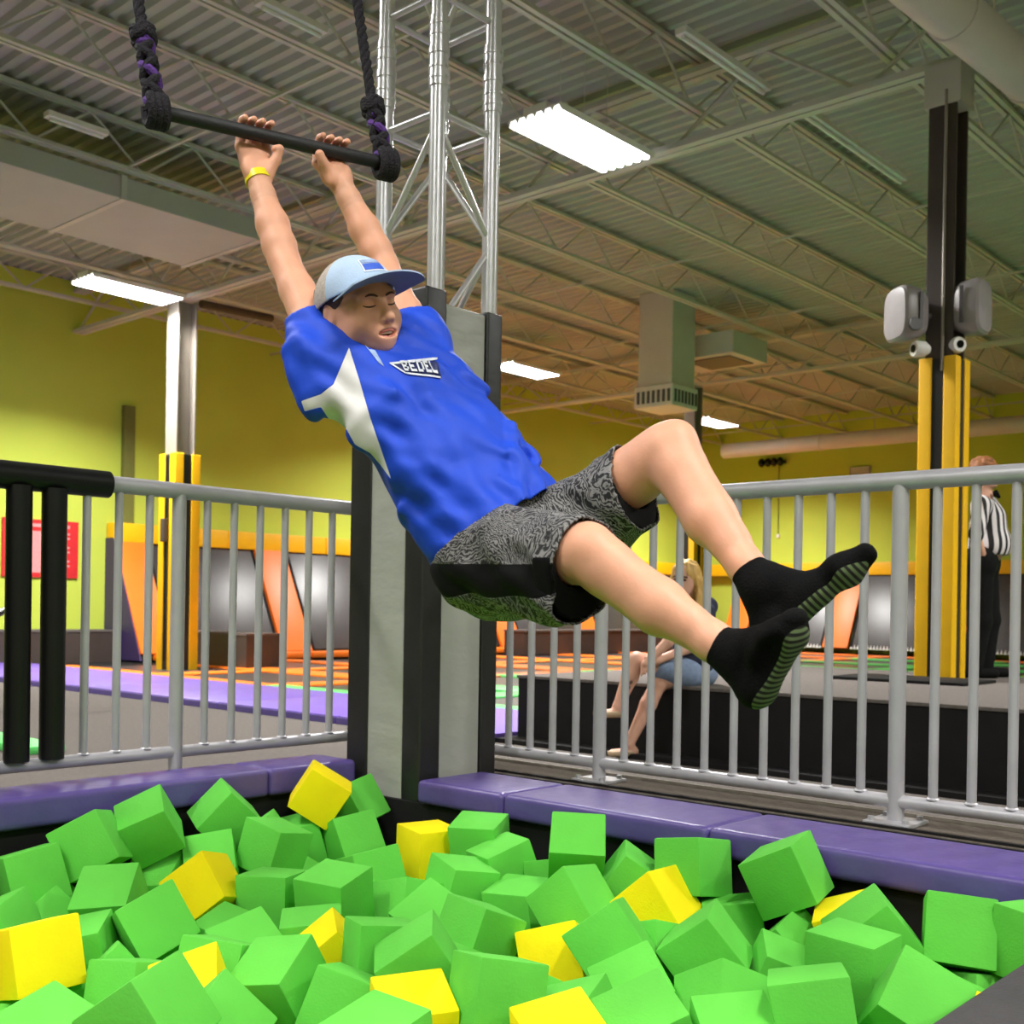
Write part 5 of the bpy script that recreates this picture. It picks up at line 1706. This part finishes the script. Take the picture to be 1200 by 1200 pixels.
for q in 'RL':
    G.cap(W['sh' + q], W['el' + q], .044, .034, .015); G.cap(W['el' + q], W['wr' + q], .034, .024, .012)
    G.cap(W['hip' + q], W['knee' + q], .078, .052, .02); G.cap(W['knee' + q], lerp(W['knee' + q], W['ank' + q], .35), .050, .050, .02); G.cap(lerp(W['knee' + q], W['ank' + q], .35), W['ank' + q], .050, .031, .02)
    G.cap(W['ank' + q], W['heel' + q], .031, .028, .015); G.cap(W['heel' + q], W['toe' + q], .030, .020, .02)
    wr = W['wr' + q]; d_ = unit(wr - W['el' + q])
    G.cap(wr, wr + d_ * .06, .026, .022, .012)
    for i in range(4):
        o_ = UZ * (.022 - .015 * i)
        G.cap(wr + d_ * .05 + o_, wr + d_ * .085 + o_ * 1.1 - UZ * .012, .009, .008, .003); G.cap(wr + d_ * .085 + o_ * 1.1 - UZ * .012, wr + d_ * .088 + o_ - UZ * .03, .008, .007, .003)
    G.cap(wr + d_ * .02, wr + d_ * .055 + UZ * .035, .011, .009, .005)
G.cap(W['chest'], W['belly'], .10, .11, .04)
v, f = G.mesh(); body = mesh_obj('body', [(smooth_verts(v, f, 1), f)], M_SKIN2, root)
face_bits(fr, lf, up, W['head'], 1.0, body)
for k in range(5):
    p = lerp(W['kneeR'], W['ankR'], .45 + .06 * k)
    MB().ball(tuple(p - A3(FWD) * .046 + A3(RGT) * (.012 * (-1) ** k)), (.012, .010, .014), 8, 6).build('tattoo', mat('tattoo_ink', (92, 78, 74), .7), body, True)
G = Field(np.min(al, 0) - .16, np.max(al, 0) + .16, .007)
G.cap(W['chest'] + UZ * .02, W['belly'] - UZ * .03, .115, .125, .04, flat=unit(W['shL'] - W['shR']), fs=1.3)
for q in 'RL':
    G.cap(W['chest'] + UZ * .05, W['sh' + q], .075, .062, .03); G.cap(W['sh' + q], lerp(W['sh' + q], W['el' + q], .55), .060, .055, .03)
    e_ = lerp(W['sh' + q], W['el' + q], .5)
G.ell(W['neck'] + UZ * .03 + fr * .02, (fr, lf, up), (.075, .07, .06), .01, 'cut')
G.wrinkle(.003, [(40, 20, 30, 0, 1), (-30, 50, 25, 2, 1)])
v, f = G.mesh(); mesh_obj('top', [(smooth_verts(v, f, 1), f)], M_NAVYTOP, root)
G = Field(np.min(al, 0) - .16, np.max(al, 0) + .16, .007)
G.cap(W['hipR'], W['hipL'], .105, .105, .03)
for q in 'RL': G.cap(W['hip' + q], lerp(W['hip' + q], W['knee' + q], .50), .098, .080, .03)
v, f = G.mesh(); mesh_obj('shorts', [(smooth_verts(v, f, 1), f)], M_JEAN, root)
G = Field(W['head'] - .3, W['head'] + .3, .006)
q_ = lambda f_, l_, u_: W['head'] + fr * f_ + lf * l_ + up * u_
G.ell(q_(-.018, 0, .034), (fr, lf, up), (.102, .090, .098), 0)
for s in (-1, 1):
    G.cap(q_(-.02, s * .078, .0), q_(-.01, s * .095, -.15), .034, .030, .03); G.cap(q_(-.01, s * .095, -.15), q_(.02, s * .10, -.215), .03, .012, .02)
G.cap(q_(-.06, 0, 0), q_(-.07, 0, -.16), .07, .055, .03)
G.ell(q_(.085, 0, -.025), (fr, lf, up), (.085, .062, .092), .01, 'cut')
G.wrinkle(.003, [(120, 60, 5, 0, 1), (-60, 130, 5, 2, 1)])
v, f = G.mesh(); mesh_obj('hair', [(smooth_verts(v, f, 1), f)], M_BLOND, root)
for q in 'RL':
    G = Field(np.minimum(W['heel' + q], W['toe' + q]) - .08, np.maximum(W['heel' + q], W['toe' + q]) + .08, .005)
    G.cap(W['heel' + q] + UZ * .004, W['toe' + q], .034, .027, .02); G.plane(lerp(W['heel' + q], W['toe' + q], .5) + UZ * .012, UZ)
    v, f = G.mesh(); mesh_obj('shoe', [(smooth_verts(v, f, 1), f)], M_SANDAL, root)

# ------------------------------------------------------------------ referee standing on the platform
def stripes(name, c0, c1, period):
    m = bpy.data.materials.new(name); m.use_nodes = True
    nt = m.node_tree; b = nt.nodes['Principled BSDF']; b.inputs['Roughness'].default_value = .75
    at_ = nt.nodes.new('ShaderNodeAttribute'); at_.attribute_name = 'along'
    mt = nt.nodes.new('ShaderNodeMath'); mt.operation = 'MULTIPLY'; mt.inputs[1].default_value = 2 * math.pi / period
    sn = nt.nodes.new('ShaderNodeMath'); sn.operation = 'SINE'
    md = nt.nodes.new('ShaderNodeMath'); md.operation = 'MULTIPLY_ADD'; md.inputs[1].default_value = .5; md.inputs[2].default_value = .5
    rp = nt.nodes.new('ShaderNodeValToRGB')
    rp.color_ramp.elements[0].position = .40; rp.color_ramp.elements[0].color = lin(c0)
    rp.color_ramp.elements[1].position = .50; rp.color_ramp.elements[1].color = lin(c1)
    nt.links.new(at_.outputs['Fac'], mt.inputs[0]); nt.links.new(mt.outputs[0], sn.inputs[0]); nt.links.new(sn.outputs[0], md.inputs[0]); nt.links.new(md.outputs[0], rp.inputs[0]); nt.links.new(rp.outputs[0], b.inputs['Base Color'])
    return m
M_REF = stripes('referee_stripes', (26, 24, 26), (226, 220, 222), .052)
D8 = 8.5
Q = {k: A3(P(*v)) for k, v in dict(head=(1154, 556, D8), neck=(1156, 577, D8), shR=(1150, 592, D8 - .16), shL=(1158, 592, D8 + .16), chest=(1158, 608, D8), waist=(1158, 645, D8), hipR=(1147, 668, D8 - .09), hipL=(1152, 668, D8 + .09),
     knR=(1148, 728, D8 - .10), knL=(1158, 726, D8 + .08), anR=(1140, 782, D8 - .10), anL=(1153, 781, D8 + .06), elR=(1144, 628, D8 - .24), elL=(1172, 628, D8 + .2), wrR=(1153, 655, D8 - .17), wrL=(1176, 640, D8 + .02)).items()}
rf = unit(A3(RGT0) - A3(FWD) * .15); rl = np.cross(UZ, rf)
gz = .2
root = thing('person', (float(Q['hipR'][0]), float(Q['hipR'][1]), gz), 'referee in black and white striped shirt and black trousers beside the column', 'person')
al = list(Q.values())
G = Field(np.min(al, 0) - .2, np.max(al, 0) + .2, .0075)
fr, lf, up = unit(A3(RGT0) * .8 - A3(FWD) * .55), None, UZ
lf = np.cross(UZ, fr)
head_sdf(G, fr, lf, up, Q['head'], 1.02)
G.cap(Q['neck'] - UZ * .04, Q['head'] - UZ * .05 - fr * .015, .05, .05, .02)
G.cap(Q['chest'], Q['waist'], .10, .11, .03)
for q in 'RL':
    G.cap(Q['sh' + q], Q['el' + q], .045, .036, .02); G.cap(Q['el' + q], Q['wr' + q], .036, .026, .02)
    d_ = unit(Q['wr' + q] - Q['el' + q])
    G.cap(Q['wr' + q], Q['wr' + q] + d_ * .06, .03, .026, .01)
    for i in range(4): G.cap(Q['wr' + q] + d_ * .06 + UZ * (.02 - .014 * i), Q['wr' + q] + d_ * .12 + UZ * (.016 - .013 * i), .009, .008, .003)
    G.cap(Q['wr' + q] + d_ * .02, Q['wr' + q] + d_ * .06 + UZ * .045, .012, .009, .005)
    G.cap(Q['hip' + q], Q['kn' + q], .085, .06, .02); G.cap(Q['kn' + q], Q['an' + q], .055, .04, .02)
v, f = G.mesh(); body = mesh_obj('body', [(smooth_verts(v, f, 1), f)], M_SKIN2, root)
face_bits(fr, lf, up, Q['head'], 1.02, body)
G = Field(np.min(al, 0) - .2, np.max(al, 0) + .2, .0075)
G.cap(Q['chest'], Q['waist'] + UZ * .02, .125, .140, .04, flat=rl, fs=1.25)
G.ell(Q['waist'] + rf * .03 + UZ * .05, (rf, rl, UZ), (.135, .16, .12), .04)
for q in 'RL': G.cap(Q['chest'] + UZ * .06, Q['sh' + q], .08, .068, .03); G.cap(Q['sh' + q], lerp(Q['sh' + q], Q['el' + q], .95), .066, .058, .03)
G.ell(Q['neck'] + UZ * .03, (rf, rl, UZ), (.07, .07, .05), .01, 'cut')
G.plane(Q['waist'] - UZ * .04, -UZ)
v, f = G.mesh(); v = smooth_verts(v, f, 1)
o = mesh_obj('striped_shirt', [(v, f)], M_REF, root)
at_ = o.data.attributes.new('along', 'FLOAT', 'POINT'); at_.data.foreach_set('value', ((v - Q['chest']) @ (rf * .8 + rl * .6)).astype(np.float32))
MB().path([tuple(Q['neck'] + fr * .05 + UZ * .0 + rl * .05), tuple(Q['neck'] + fr * .085 - UZ * .035), tuple(Q['neck'] + fr * .05 - rl * .05)], .016, 8).build('collar', M_BLKCLOTH, root, True)
G = Field(np.min(al, 0) - .2, np.max(al, 0) + .2, .0075)
G.cap(Q['hipR'] + UZ * .06, Q['hipL'] + UZ * .06, .125, .125, .03); G.ell((Q['hipR'] + Q['hipL']) / 2 - rf * .05, (rf, rl, UZ), (.13, .17, .13), .03)
for q in 'RL': G.cap(Q['hip' + q], Q['kn' + q], .108, .085, .03); G.cap(Q['kn' + q], Q['an' + q] - UZ * .0, .085, .068, .03)
G.plane(Q['anR'] * [1, 1, 0] + UZ * (gz + .03), -UZ)
v, f = G.mesh(); mesh_obj('trousers', [(smooth_verts(v, f, 1), f)], M_BLKCLOTH, root)
for q in 'RL':
    a_ = Q['an' + q] * [1, 1, 0] + UZ * (gz + .035)
    G = Field(a_ - .28, a_ + .28, .007)
    G.cap(a_ - rf * .04, a_ + rf * .15, .045, .038, .02); G.cap(a_, a_ + UZ * .06, .045, .045, .02); G.plane(UZ * (gz + .003), -UZ)
    v, f = G.mesh(); mesh_obj('shoe', [(smooth_verts(v, f, 1), f)], M_BLKCLOTH, root)
G = Field(Q['head'] - .2, Q['head'] + .2, .006)
q_ = lambda f_, l_, u_: Q['head'] + fr * f_ + lf * l_ + up * u_
G.ell(q_(-.016, 0, .038), (fr, lf, up), (.108, .092, .100), 0); G.ell(q_(-.05, 0, -.03), (fr, lf, up), (.06, .078, .06), .03)
G.ell(q_(.090, 0, -.045), (fr, lf, up), (.090, .080, .095), .01, 'cut'); G.plane(q_(0, 0, -.075), -up)
G.wrinkle(.004, [(90, 60, 70, 0, 1), (-60, 100, 50, 2, 1)])
v, f = G.mesh(); mesh_obj('hair', [(smooth_verts(v, f, 1), f)], M_AUBURN, root)
